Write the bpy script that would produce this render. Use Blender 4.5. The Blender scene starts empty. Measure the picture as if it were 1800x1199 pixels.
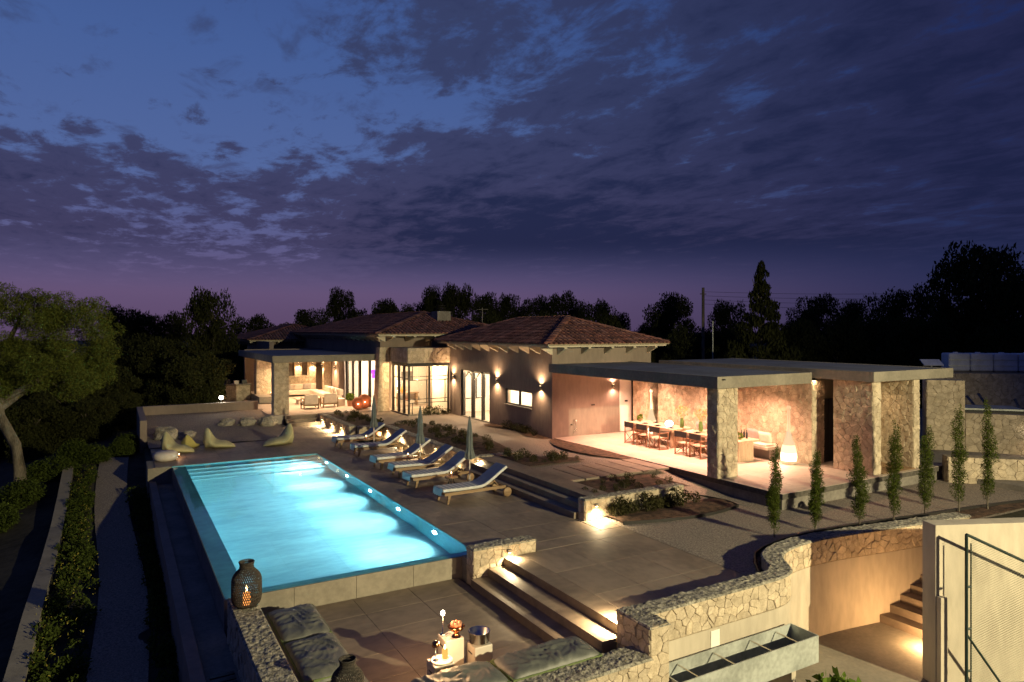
import bpy, math, random
import numpy as np
from mathutils import Vector, Matrix, noise
R = math.radians
random.seed(7)
SC = bpy.context.scene
COL = SC.collection

# ------------------------------------------------------------------ camera, world, exposure
cam_d = bpy.data.cameras.new('camera')
cam = bpy.data.objects.new('camera', cam_d); COL.objects.link(cam); SC.camera = cam
cam.location = (0, 0, 4.6); cam.rotation_euler = (R(90), 0, R(-30))
cam_d.sensor_width = 36; cam_d.lens = 24; cam_d.shift_y = -19.5 / 1800
cam_d.clip_start = .1; cam_d.clip_end = 2000
SC.view_settings.view_transform = 'Standard'; SC.view_settings.look = 'None'
SC.view_settings.exposure = 0; SC.view_settings.gamma = 1
cy = SC.cycles
cy.use_denoising = True
cy.max_bounces = 8; cy.diffuse_bounces = 3; cy.glossy_bounces = 3; cy.transmission_bounces = 6; cy.transparent_max_bounces = 12
cy.sample_clamp_indirect = 24; cy.caustics_reflective = False; cy.caustics_refractive = True
cy.blur_glossy = 1.0
try: cy.use_light_tree = True
except Exception: pass

def NT(idblock):
    nt = idblock.node_tree; nt.nodes.clear(); return nt
class G:
    """tiny node helper"""
    def __init__(s, nt): s.nt = nt
    def n(s, t, **kw):
        x = s.nt.nodes.new(t)
        for k, v in kw.items():
            if k[0] == 'i' and k[1:].isdigit(): x.inputs[int(k[1:])].default_value = v
            else: setattr(x, k, v)
        return x
    def l(s, a, b): s.nt.links.new(a, b)
    def m(s, op, a, b=None, c=None, clamp=False):
        x = s.n('ShaderNodeMath', operation=op, use_clamp=clamp)
        for i, v in enumerate((a, b, c)):
            if v is None: continue
            if isinstance(v, (int, float)): x.inputs[i].default_value = v
            else: s.l(v, x.inputs[i])
        return x.outputs[0]
    def mix(s, f, a, b, mode='MIX'):
        x = s.n('ShaderNodeMix', data_type='RGBA', blend_type=mode)
        for i, v in ((0, f), (6, a), (7, b)):
            if isinstance(v, (int, float)): x.inputs[i].default_value = v
            elif isinstance(v, tuple): x.inputs[i].default_value = (*v, 1) if len(v) == 3 else v
            else: s.l(v, x.inputs[i])
        return x.outputs[2]
    def sstep(s, v, a, b):
        x = s.n('ShaderNodeMapRange', interpolation_type='SMOOTHSTEP', i1=a, i2=b)
        s.l(v, x.inputs[0]); return x.outputs[0]
    def ramp(s, v, stops):
        x = s.n('ShaderNodeValToRGB'); e = x.color_ramp.elements
        while len(e) < len(stops): e.new(.5)
        for i, (p, c) in enumerate(stops):
            e[i].position = p; e[i].color = (*c, 1)
        s.l(v, x.inputs[0]); return x.outputs[0]

# dusk sky: afterglow in the north, cloud sheet on a plane overhead
W = bpy.data.worlds.new('World'); SC.world = W; W.use_nodes = True
g = G(NT(W))
tc = g.n('ShaderNodeTexCoord'); sp = g.n('ShaderNodeSeparateXYZ'); g.l(tc.outputs['Generated'], sp.inputs[0])
dx, dy, dz = sp.outputs
zz = g.m('MAXIMUM', dz, 0.0)
hl = g.m('MAXIMUM', g.m('SQRT', g.m('ADD', g.m('MULTIPLY', dx, dx), g.m('MULTIPLY', dy, dy))), .001)
az = g.m('DIVIDE', g.m('ADD', g.m('MULTIPLY', dx, -.05), g.m('MULTIPLY', dy, .999)), hl)     # 1 towards the afterglow
azf = g.sstep(az, .34, .99)
skyc = g.ramp(zz, [(0, (.108, .066, .140)), (.05, (.128, .084, .178)), (.12, (.105, .105, .245)), (.22, (.084, .136, .335)), (.36, (.060, .115, .315)), (.6, (.028, .06, .21)), (1, (.02, .04, .15))])
dark = g.ramp(zz, [(0, (.028, .027, .075)), (.12, (.018, .028, .095)), (.4, (.012, .025, .11)), (1, (.010, .02, .09))])
sky = g.mix(azf, dark, skyc)
den = g.m('ADD', zz, .07)
px = g.m('DIVIDE', dx, den); py = g.m('DIVIDE', dy, den)
cv = g.n('ShaderNodeCombineXYZ'); g.l(px, cv.inputs[0]); g.l(py, cv.inputs[1])
def nz(scale, detail, rough, off=(0, 0, 0), sc=(1, 1, 1), dist=0):
    mp = g.n('ShaderNodeMapping'); mp.inputs[1].default_value = off; mp.inputs[3].default_value = sc
    g.l(cv.outputs[0], mp.inputs[0])
    t = g.n('ShaderNodeTexNoise'); t.inputs['Scale'].default_value = scale; t.inputs['Detail'].default_value = detail
    t.inputs['Roughness'].default_value = rough; t.inputs['Distortion'].default_value = dist
    g.l(mp.outputs[0], t.inputs['Vector']); return t.outputs['Fac']
big = nz(.62, 3, .5, (3.1, 1.7, 0), (1, .8, 1))
fine = nz(4.6, 8, .66, (.3, 5.2, 0), (1, .62, 1), .25)
# more cover far away (low) and to the east, a clear pool overhead in the north-west
far = g.sstep(py, 2.2, 4.0)
east = g.sstep(g.m('SUBTRACT', px, g.m('MULTIPLY', py, .30)), -.85, 1.15)
bias = g.m('ADD', g.m('MULTIPLY', far, .29), g.m('MULTIPLY', east, .34))
cov = g.m('ADD', g.m('ADD', g.m('MULTIPLY', big, .55), g.m('MULTIPLY', fine, 1.12)), bias)
mask = g.sstep(cov, .94, 1.12)
puff = g.m('MULTIPLY', g.sstep(g.m('ADD', nz(5.5, 6, .6, (7.1, 2.2, 0), (1, .55, 1), .4), g.m('MULTIPLY', big, .35)), .70, .88), .62)
mask = g.m('MAXIMUM', mask, puff)
thin = g.sstep(zz, .045, .13)
mask = g.m('MULTIPLY', g.m('MULTIPLY', mask, thin), .93)
cl_l = g.mix(g.sstep(zz, .05, .4), (.050, .043, .104), (.038, .050, .125))
cl_d = g.mix(g.sstep(cov, 1.05, 1.45), (.0185, .022, .070), (.0085, .012, .042))
cloud = g.mix(azf, cl_d, cl_l)
cloud = g.mix(g.sstep(cov, 1.14, 1.48), cloud, (.0125, .0165, .055))
skyf = g.mix(mask, sky, cloud)
bg = g.n('ShaderNodeBackground'); g.l(skyf, bg.inputs[0]); bg.inputs[1].default_value = 1.0
wo = g.n('ShaderNodeOutputWorld'); g.l(bg.outputs[0], wo.inputs[0])

# ------------------------------------------------------------------ materials
MATS = {}
def pbsdf(g):
    b = g.n('ShaderNodeBsdfPrincipled'); o = g.n('ShaderNodeOutputMaterial'); g.l(b.outputs[0], o.inputs[0]); return b
def mat(name, col, rough=.8, var=.18, scale=3., bump=0, bscale=30., metal=0, rnd=0, isl=0, spec=.35, col2=None, stretch=None, world=False):
    """procedural surface: two noises for tone, optional per-object / per-island tint and fine relief"""
    m = bpy.data.materials.new(name); m.use_nodes = True; g = G(NT(m)); b = pbsdf(g)
    b.inputs['Roughness'].default_value = rough; b.inputs['Metallic'].default_value = metal
    b.inputs['Specular IOR Level'].default_value = spec
    tc = g.n('ShaderNodeTexCoord'); vec = g.n('ShaderNodeNewGeometry').outputs['Position'] if world else tc.outputs['Object']
    if stretch:
        mp = g.n('ShaderNodeMapping'); mp.inputs[3].default_value = stretch; g.l(vec, mp.inputs[0]); vec = mp.outputs[0]
    def noi(sc, d=4):
        t = g.n('ShaderNodeTexNoise'); t.inputs['Scale'].default_value = sc; t.inputs['Detail'].default_value = d
        g.l(vec, t.inputs['Vector']); return t.outputs['Fac']
    f = g.m('ADD', g.m('MULTIPLY', noi(scale), .6), g.m('MULTIPLY', noi(scale * 7.3, 6), .4))
    lo = tuple(c * (1 - var * 2) for c in col); hi = tuple(min(1, c * (1 + var * 2)) for c in (col2 or col))
    c = g.mix(g.sstep(f, .3, .7), lo, hi)
    if rnd or isl:
        r = g.n('ShaderNodeObjectInfo').outputs['Random']
        if isl:
            r = g.m('FRACT', g.m('ADD', r, g.n('ShaderNodeNewGeometry').outputs['Random Per Island']))
        k = max(rnd, isl)
        v = g.m('ADD', g.m('MULTIPLY', r, 2 * k), 1 - k)
        hs = g.n('ShaderNodeHueSaturation'); g.l(v, hs.inputs['Value']); g.l(c, hs.inputs['Color'])
        sat = g.m('ADD', g.m('MULTIPLY', g.m('FRACT', g.m('MULTIPLY', r, 7.31)), .5 * k), 1 - .25 * k); g.l(sat, hs.inputs['Saturation'])
        c = hs.outputs[0]
    g.l(c, b.inputs['Base Color'])
    if bump:
        bp = g.n('ShaderNodeBump'); bp.inputs['Strength'].default_value = bump; bp.inputs['Distance'].default_value = .02
        g.l(noi(bscale, 6), bp.inputs['Height']); g.l(bp.outputs[0], b.inputs['Normal'])
    MATS[name] = m; return m
def emat(name, col, s):
    m = bpy.data.materials.new(name); m.use_nodes = True; g = G(NT(m))
    e = g.n('ShaderNodeEmission'); e.inputs[0].default_value = (*col, 1); e.inputs[1].default_value = s
    o = g.n('ShaderNodeOutputMaterial'); g.l(e.outputs[0], o.inputs[0]); MATS[name] = m; return m

mat('stone', (.43, .345, .245), .85, .12, 5, .4, 26, rnd=.13, isl=.13, col2=(.48, .395, .29))
mat('mortar', (.31, .25, .175), .95, .2, 9, .6, 40)
mat('rubble_top', (.17, .15, .12), .95, .42, 16, .7, 34, col2=(.24, .22, .18))
mat('plaster', (.240, .19, .158), .9, .08, 1.0, .15, 60, stretch=(1, 1, .35))
mat('plaster_pale', (.45, .39, .31), .9, .09, .9, .15, 50, stretch=(1, 1, .3))
mat('concrete', (.23, .205, .165), .85, .10, 1.6, .2, 50)
mat('concrete_dark', (.19, .17, .15), .85, .14, 1.6, .2, 50)
mat('roof_screed', (.13, .14, .17), .9, .14, .8, .2, 30)
mat('tile_deck', (.196, .153, .116), .6, .15, .9, .12, 45, rnd=.10, stretch=(1, .6, 1), world=True)
mat('tile_patio', (.190, .148, .110), .58, .15, .9, .12, 45, rnd=.10, stretch=(.6, 1, 1), world=True)
mat('tile_pale', (.44, .37, .31), .55, .07, .9, .06, 45, rnd=.06, world=True)
mat('joint', (.085, .075, .065), .95, .2, 9)
mat('gravel', (.19, .152, .122), .95, .26, 26, .7, 60, col2=(.24, .20, .165))
mat('soil', (.050, .027, .017), .98, .45, 5, 1.0, 22, col2=(.075, .042, .026))
mat('earth', (.030, .026, .018), .98, .4, .7, .8, 8)
mat('roof_tile', (.150, .062, .050), .9, .22, 3, .3, 30, isl=.42, col2=(.19, .085, .065))
mat('wood_cream', (.52, .46, .36), .7, .06, 3)
mat('black_metal', (.022, .020, .019), .45, .1, 5)
mat('dark_steel', (.012, .025, .022), .4, .1, 5)
mat('zinc', (.44, .46, .43), .38, .16, 1.6, .04, 12, metal=.35)
mat('steel', (.62, .60, .56), .22, .03, 3, metal=1)
mat('copper', (.55, .22, .09), .2, .05, 3, metal=1)
mat('teak', (.24, .155, .085), .6, .2, 3, .1, 30, stretch=(.3, 6, 6))
mat('teak_red', (.22, .10, .055), .55, .15, 4)
mat('table_wood', (.40, .29, .20), .6, .12, 3, stretch=(4, .4, 1))
mat('canvas_dark', (.022, .020, .021), .9, .15, 9)
mat('canvas_tan', (.36, .27, .20), .9, .08, 9)
mat('mattress', (.62, .62, .60), .9, .05, 6, .2, 60)
mat('parasol', (.13, .142, .138), .9, .1, 7, .2, 40)
mat('bean', (.43, .40, .22), .9, .07, 3, .25, 20)
mat('bean_yellow', (.45, .38, .12), .9, .07, 3, .25, 20)
mat('cushion_olive', (.100, .104, .092), .55, .07, 4, .15, 30, spec=.6)
mat('cushion_edge', (.11, .145, .055), .8, .12, 5)
mat('linen', (.62, .54, .46), .9, .05, 6, .15, 60)
mat('linen_grey', (.34, .31, .29), .9, .06, 6, .15, 60)
mat('white_paint', (.74, .70, .64), .7, .03, 2)
mat('white_table', (.55, .49, .42), .5, .03, 2)
mat('white_tank', (.58, .60, .66), .5, .08, 2)
mat('bark', (.125, .105, .08), .95, .35, 5, .9, 14, stretch=(1, 1, .25))
mat('rock', (.30, .27, .22), .9, .3, 2.2, .8, 9)
mat('clay', (.36, .17, .10), .8, .1, 4)
mat('lamp_weave', (.05, .042, .035), .7, .3, 40, .8, 90)
mat('vase_green', (.11, .19, .05), .25, .1, 4)
mat('vase_orange', (.60, .28, .05), .4, .1, 4)
mat('plate_black', (.02, .018, .018), .4, .1, 8)
mat('door_dark', (.040, .030, .026), .6, .15, 4, stretch=(4, 4, .4))
mat('rope_wire', (.20, .21, .15), .6, .05, 4)
mat('orange_weave', (.42, .13, .06), .8, .25, 20, .6, 40)
def leafmat(name, col, k=.45):
    m = bpy.data.materials.new(name); m.use_nodes = True; g = G(NT(m))
    r = g.m('FRACT', g.m('ADD', g.n('ShaderNodeNewGeometry').outputs['Random Per Island'], g.n('ShaderNodeObjectInfo').outputs['Random']))
    c = g.mix(r, tuple(x * (1 - k) for x in col), tuple(x * (1 + k) for x in col))
    d = g.n('ShaderNodeBsdfDiffuse'); t = g.n('ShaderNodeBsdfTranslucent'); g.l(c, d.inputs[0]); g.l(c, t.inputs[0])
    x = g.n('ShaderNodeMixShader'); x.inputs[0].default_value = .25; g.l(d.outputs[0], x.inputs[1]); g.l(t.outputs[0], x.inputs[2])
    o = g.n('ShaderNodeOutputMaterial'); g.l(x.outputs[0], o.inputs[0]); MATS[name] = m
leafmat('pine', (.105, .122, .026), .28); leafmat('pine_dark', (.046, .050, .018), .3); leafmat('cypress', (.065, .085, .016))
leafmat('shrub', (.048, .046, .020)); leafmat('shrub_bright', (.085, .13, .022)); leafmat('herb', (.055, .075, .016)); leafmat('flower', (.30, .25, .05)); leafmat('olive_twig', (.35, .33, .12))
leafmat('flower_dry', (.16, .15, .09))

def glass_mat(name, tint=(1, 1, 1), refl=.10):
    m = bpy.data.materials.new(name); m.use_nodes = True; g = G(NT(m))
    t = g.n('ShaderNodeBsdfTransparent'); t.inputs[0].default_value = (*tint, 1)
    s = g.n('ShaderNodeBsdfGlossy'); s.inputs['Roughness'].default_value = .02
    lw = g.n('ShaderNodeLayerWeight'); f = g.m('ADD', g.m('MULTIPLY', g.m('POWER', lw.outputs['Facing'], 5), .9), .04)
    x = g.n('ShaderNodeMixShader'); g.l(f, x.inputs[0]); g.l(t.outputs[0], x.inputs[1]); g.l(s.outputs[0], x.inputs[2])
    o = g.n('ShaderNodeOutputMaterial'); g.l(x.outputs[0], o.inputs[0]); MATS[name] = m
glass_mat('glass', (.93, .93, .92))
def water_mat():
    m = bpy.data.materials.new('water'); m.use_nodes = True; g = G(NT(m))
    b = g.n('ShaderNodeBsdfGlass'); b.inputs['IOR'].default_value = 1.33; b.inputs['Roughness'].default_value = 0
    b.inputs['Color'].default_value = (.80, .97, 1, 1)
    tc = g.n('ShaderNodeTexCoord'); mp = g.n('ShaderNodeMapping'); mp.inputs[3].default_value = (.7, 1.6, 1); g.l(tc.outputs['Object'], mp.inputs[0])
    t = g.n('ShaderNodeTexNoise'); t.inputs['Scale'].default_value = 1.9; t.inputs['Detail'].default_value = 4; g.l(mp.outputs[0], t.inputs['Vector'])
    bp = g.n('ShaderNodeBump'); bp.inputs['Strength'].default_value = .05; bp.inputs['Distance'].default_value = .03
    g.l(t.outputs['Fac'], bp.inputs['Height']); g.l(bp.outputs[0], b.inputs['Normal'])
    o = g.n('ShaderNodeOutputMaterial'); g.l(b.outputs[0], o.inputs[0]); MATS['water'] = m
water_mat()
mat('pool_tile', (.36, .56, .61), .6, .14, 1.3, 0, stretch=(.35, 1.2, 1), rnd=.05)
mat('pool_wall_water_tint', (.13, .40, .46), .6, .10, 1.3, 0, stretch=(.5, .5, 1))  # same porcelain as the floor; light absorbed by water painted in as teal
mat('pool_floor_tile', (.40, .56, .62), .6, .075, .9, 0, stretch=(.45, 1.5, 1), rnd=.05, col2=(.44, .60, .61), world=True)  # light grey tile; blue cast of light through water put into its colour
emat('bulb_warm', (1, .70, .36), 14); emat('bulb_white', (1, .86, .66), 16); emat('pool_lens', (.75, .95, 1), 30)
emat('flame', (1, .62, .25), 22); emat('lamp_glow', (1, .80, .50), 3.2); emat('lamp_glow_mid', (1, .76, .44), 1.7); emat('lamp_glow_soft', (1, .70, .40), 1.0)
emat('globe_white', (.95, .97, 1), 5); emat('purple_glow', (.30, .05, 1), 3.0); emat('red_glow', (1, .25, .10), 2.0); emat('spot_flare', (1, .97, .85), 60)

# ------------------------------------------------------------------ mesh and object helpers
def setp(o, label=None, cat=None, group=None, kind=None):
    if label: o['label'] = label
    if cat: o['category'] = cat
    if group: o['group'] = group
    if kind: o['kind'] = kind
    return o
def link(o, parent=None):
    COL.objects.link(o)
    if parent is not None:
        o.parent = parent; o.matrix_parent_inverse = parent.matrix_basis.inverted()   # parents sit at the root or at identity
    return o
def wmat(o):
    return o.matrix_basis if o.parent is None else wmat(o.parent) @ o.matrix_parent_inverse @ o.matrix_basis
def linkp(o, parent):
    COL.objects.link(o)
    if parent is not None:
        o.parent = parent; o.matrix_parent_inverse = Matrix.Identity(4)
    return o
def thing(name, label, cat, loc=(0, 0, 0), rz=0, group=None):
    o = bpy.data.objects.new(name, None); o.empty_display_size = .1
    COL.objects.link(o); o.location = loc; o.rotation_euler = (0, 0, rz)
    return setp(o, label, cat, group)
class MB:
    def __init__(s): s.v = []; s.f = []; s.sm = []
    def add(s, vs, fs, sm=False):
        o = len(s.v); s.v += [tuple(p) for p in vs]; s.f += [tuple(o + i for i in f) for f in fs]; s.sm += [sm] * len(fs); return s
    def box(s, a, b, M=None):
        x0, y0, z0 = a; x1, y1, z1 = b
        vs = [(x, y, z) for z in (z0, z1) for x, y in ((x0, y0), (x1, y0), (x1, y1), (x0, y1))]
        if M: vs = [M @ Vector(p) for p in vs]
        return s.add(vs, [(3, 2, 1, 0), (4, 5, 6, 7), (0, 1, 5, 4), (1, 2, 6, 5), (2, 3, 7, 6), (3, 0, 4, 7)])
    def prism(s, poly, z0, z1):
        n = len(poly); vs = [(x, y, z0) for x, y in poly] + [(x, y, z1) for x, y in poly]
        return s.add(vs, [tuple(range(n - 1, -1, -1)), tuple(range(n, 2 * n))] + [(i, (i + 1) % n, n + (i + 1) % n, n + i) for i in range(n)])
    def tube(s, pts, r, n=8, cap=True, sm=True):
        pts = [Vector(p) for p in pts]; rs = r if isinstance(r, (list, tuple)) else [r] * len(pts); vs = []
        for i, p in enumerate(pts):
            t = (pts[min(i + 1, len(pts) - 1)] - pts[max(i - 1, 0)]).normalized()
            a = t.orthogonal() if abs(t.z) > .99 else t.cross(Vector((0, 0, 1)))
            a.normalize(); b = t.cross(a)
            vs += [p + (a * math.cos(2 * math.pi * k / n) + b * math.sin(2 * math.pi * k / n)) * rs[i] for k in range(n)]
        fs = [(i * n + k, i * n + (k + 1) % n, (i + 1) * n + (k + 1) % n, (i + 1) * n + k) for i in range(len(pts) - 1) for k in range(n)]
        s.add(vs, fs, sm)
        if cap: s.add(vs[:n], [tuple(range(n - 1, -1, -1))]); s.add(vs[-n:], [tuple(range(n))])
        return s
    def lathe(s, prof, n=20, c=(0, 0, 0), sm=True, pleat=0, pn=8):
        vs = []
        for r, z in prof:
            for k in range(n):
                a = 2 * math.pi * k / n; rr = r * (1 + pleat * math.cos(a * pn))
                vs.append((c[0] + rr * math.cos(a), c[1] + rr * math.sin(a), c[2] + z))
        fs = [(i * n + k, i * n + (k + 1) % n, (i + 1) * n + (k + 1) % n, (i + 1) * n + k) for i in range(len(prof) - 1) for k in range(n)]
        s.add(vs, fs, sm)
        if prof[0][0] > .001: s.add(vs[:n], [tuple(range(n - 1, -1, -1))])
        if prof[-1][0] > .001: s.add(vs[-n:], [tuple(range(n))])
        return s
    def grid(s, fn, nu, nv, sm=True):
        vs = [fn(i / nu, j / nv) for j in range(nv + 1) for i in range(nu + 1)]
        return s.add(vs, [(j * (nu + 1) + i, j * (nu + 1) + i + 1, (j + 1) * (nu + 1) + i + 1, (j + 1) * (nu + 1) + i) for j in range(nv) for i in range(nu)], sm)
    def build(s, name, m, parent=None, bevel=0):
        me = bpy.data.meshes.new(name); me.from_pydata(s.v, [], s.f)
        me.polygons.foreach_set('use_smooth', s.sm); me.materials.append(MATS[m] if isinstance(m, str) else m); me.update()
        o = bpy.data.objects.new(name, me); linkp(o, parent)
        if bevel:
            b = o.modifiers.new('bevel', 'BEVEL'); b.width = bevel; b.segments = 2; b.limit_method = 'ANGLE'
        return o
def wbuild(mb, name, m, parent, bevel=0):
    """mb holds world coordinates, parent is an un-rotated thing somewhere"""
    L = wmat(parent).translation
    mb.v = [(x - L.x, y - L.y, z - L.z) for x, y, z in mb.v]
    return mb.build(name, m, parent, bevel)
def box(a, b): return MB().box(a, b)
def struct(name, mb, m): return setp(mb.build(name, m), kind='structure')
def copy_tree(o, parent=None):
    c = o.copy(); COL.objects.link(c); c.parent = parent
    for ch in o.children: copy_tree(ch, c)
    return c
def lamp(kind, parent, loc, power, col, size=.05, spot=None, blend=.6, aim=None):
    d = bpy.data.lights.new('light', kind); d.energy = power; d.color = col
    if kind in ('POINT', 'SPOT'): d.shadow_soft_size = size
    if kind == 'AREA': d.shape = 'RECTANGLE'; d.size, d.size_y = size
    if spot: d.spot_size = R(spot); d.spot_blend = blend
    o = bpy.data.objects.new('light', d); linkp(o, parent); o.location = loc
    if aim is not None: o.rotation_euler = Vector(aim).to_track_quat('-Z', 'Y').to_euler()
    return o
WARM = (1, .66, .36); WARM2 = (1, .63, .34); PINK = (1, .51, .335)

# ---- rubble cladding: voronoi cells over a face, each stone its own prism
def voronoi(w, h, s, rng):
    nx = max(1, round(w / (s * 1.15))); ny = max(1, round(h / (s * .87))); pts = []
    for j in range(ny):
        for i in range(nx):
            if rng.random() < .20: continue
            pts.append(((i + .5 + (.5 if j % 2 else 0) * .6 + rng.uniform(-.46, .46)) * w / nx, (j + .5 + rng.uniform(-.44, .44)) * h / ny))
    pts = [(min(max(x, .02), w - .02), min(max(y, .02), h - .02)) for x, y in pts]
    out = []
    for i, (ax, ay) in enumerate(pts):
        poly = [(0, 0), (w, 0), (w, h), (0, h)]
        near = sorted((q for k, q in enumerate(pts) if k != i and abs(q[0] - ax) < 4 * s and abs(q[1] - ay) < 4 * s), key=lambda q: (q[0] - ax) ** 2 + (q[1] - ay) ** 2)[:18]
        for bx, by in near:
            mx, my, nx_, ny_ = (ax + bx) / 2, (ay + by) / 2, bx - ax, by - ay
            new = []
            for k in range(len(poly)):
                p, q = poly[k], poly[(k + 1) % len(poly)]
                dp = (p[0] - mx) * nx_ + (p[1] - my) * ny_; dq = (q[0] - mx) * nx_ + (q[1] - my) * ny_
                if dp <= 0: new.append(p)
                if (dp < 0) != (dq < 0) and abs(dp - dq) > 1e-9:
                    t = dp / (dp - dq); new.append((p[0] + t * (q[0] - p[0]), p[1] + t * (q[1] - p[1])))
            poly = new
            if len(poly) < 3: break
        if len(poly) >= 3: out.append(poly)
    return out
def clad(parent, fn, w, h, s=.3, seed=1, joined=False, joint=.0045, name='stone', cap=300, top=None):
    """fn(u, v, d) -> world point; stones are children of parent"""
    rng = random.Random(seed); J = MB(); cnt = 0; L = wmat(parent).translation
    for poly in voronoi(w, h, s, rng):
        # drop tiny edges
        pl = [p for k, p in enumerate(poly) if math.dist(p, poly[k - 1]) > .018]
        if len(pl) < 3: continue
        cx = sum(p[0] for p in pl) / len(pl); cy_ = sum(p[1] for p in pl) / len(pl)
        rad = sum(math.dist(p, (cx, cy_)) for p in pl) / len(pl)
        if rad < .03: continue
        k1 = max(.5, 1 - joint / rad); k2 = max(.55, k1 - .016 / rad); d = rng.uniform(.008, .024)
        tilt = (rng.uniform(-.03, .03), rng.uniform(-.03, .03))
        # chop corners a little so that the stones read as rough blocks
        rg = []
        n = len(pl)
        for k in range(n):
            a, b, c = pl[k - 1], pl[k], pl[(k + 1) % n]
            for t, o in ((.12, a), (.12, c)): rg.append((b[0] + (o[0] - b[0]) * t, b[1] + (o[1] - b[1]) * t))
        n = len(rg); ring = lambda k, dd, tl: [fn(cx + (p[0] - cx) * k, cy_ + (p[1] - cy_) * k, dd + (tl[0] * (p[0] - cx) + tl[1] * (p[1] - cy_)) / max(rad, .05) * .35) for p in rg]
        vs = ring(k1, -.004, (0, 0)) + ring(k1, d * .62, (0, 0)) + ring(k2, d, tilt)
        fs = [(i, (i + 1) % n, n + (i + 1) % n, n + i) for i in range(n)] + [(n + i, n + (i + 1) % n, 2 * n + (i + 1) % n, 2 * n + i) for i in range(n)] + [tuple(range(2 * n, 3 * n))]
        if joined or cnt >= cap: J.add(vs, fs)
        else:
            mb = MB().add([(p[0] - L.x, p[1] - L.y, p[2] - L.z) for p in vs], fs); mb.build(name, 'stone', parent); cnt += 1
    if J.v:
        J.v = [(x - L.x, y - L.y, z - L.z) for x, y, z in J.v]
        setp(J.build('stone_facing', 'stone', parent), kind='stuff')
def face_w(x, y1, z0):   # west-facing: u runs towards -y
    return lambda u, v, d: (x - d, y1 - u, z0 + v)
def face_s(x0, y, z0):
    return lambda u, v, d: (x0 + u, y - d, z0 + v)
def face_e(x, y0, z0): return lambda u, v, d: (x + d, y0 + u, z0 + v)
def stone_wall(label, x0, x1, y0, y1, z0, z1, faces='ws', s=.3, joined=False, seed=1, cap_rough=False, name='stone_wall', cat='wall', zc=None):
    t = thing(name, label, cat, ((x0 + x1) / 2, (y0 + y1) / 2, z0))
    wbuild(box((x0, y0, z0), (x1, y1, z1)), 'core', 'mortar', t)
    zb = z0 if zc is None else zc
    if 'w' in faces: clad(t, face_w(x0, y1, zb), y1 - y0, z1 - zb, s, seed, joined)
    if 's' in faces: clad(t, face_s(x0, y0, zb), x1 - x0, z1 - zb, s, seed + 50, joined)
    if 'e' in faces: clad(t, face_e(x1, y0, zb), y1 - y0, z1 - zb, s, seed + 90, joined)
    if cap_rough: rough_top(t, x0 - .03, x1 + .03, y0 - .03, y1 + .03, z1 + .004)
    return t
def bump_h(x, y, k=9.):
    d = noise.voronoi(Vector((x * k, y * k, 0)))[0]
    return (.55 - min(d[0], .55)) * .055 + noise.noise(Vector((x * 2.3, y * 2.3, 3))) * .012 + noise.noise(Vector((x * 23, y * 23, 3))) * .008
def rough_top(parent, x0, x1, y0, y1, z, st=.035, name='coping'):
    nx = max(3, int((x1 - x0) / st)); ny = max(3, int((y1 - y0) / st)); mb = MB()
    def f(u, v):
        x = x0 + (x1 - x0) * u; y = y0 + (y1 - y0) * v
        e = 0 if 0 < u < 1 and 0 < v < 1 else -.03
        return (x, y, z + (bump_h(x, y) if e == 0 else e))
    mb.grid(f, nx, ny, sm=False); return wbuild(mb, name, 'rubble_top', parent)

# ---- foliage: numpy leaf clouds
def leaves(name, m, clumps, n, size, seed, parent=None, flat=.0, aspect=.55):
    rg = np.random.default_rng(seed); C = np.array([c[:3] for c in clumps], float); Rr = np.array([c[3:6] if len(c) > 5 else (c[3],) * 3 for c in clumps], float)
    wgt = (Rr[:, 0] * Rr[:, 1] * Rr[:, 2]) ** (2 / 3); idx = rg.choice(len(C), n, p=wgt / wgt.sum())
    d = rg.normal(size=(n, 3)); d /= np.linalg.norm(d, axis=1)[:, None]
    r = .55 + .45 * rg.random(n) ** .6 + .10 * rg.normal(size=n)
    p = C[idx] + d * Rr[idx] * r[:, None]
    a = rg.normal(size=(n, 3)) + d * .7; a[:, 2] *= (1 - flat); a /= np.linalg.norm(a, axis=1)[:, None]
    b = np.cross(a, rg.normal(size=(n, 3))); b /= np.linalg.norm(b, axis=1)[:, None]
    sz = size * (.6 + .8 * rg.random(n)); a = a * sz[:, None]; b = b * sz[:, None] * aspect
    V = np.stack([p - a * .6, p + b * .5, p + a * .6, p - b * .5], 1).reshape(-1, 3)
    me = bpy.data.meshes.new(name); me.vertices.add(4 * n); me.loops.add(4 * n); me.polygons.add(n)
    me.vertices.foreach_set('co', V.ravel()); me.loops.foreach_set('vertex_index', np.arange(4 * n))
    me.polygons.foreach_set('loop_start', np.arange(0, 4 * n, 4)); me.polygons.foreach_set('loop_total', np.full(n, 4))
    me.update(calc_edges=True); me.materials.append(MATS[m])
    o = bpy.data.objects.new(name, me); linkp(o, parent); return o

# =================================================================== THE SETTING
# pool shell sizes
PX0, PX1, PY0, PY1, ZW = 1.75, 7.12, 14.0, 28.45, -.53
ZD, ZP = -.5, -1.0
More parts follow.
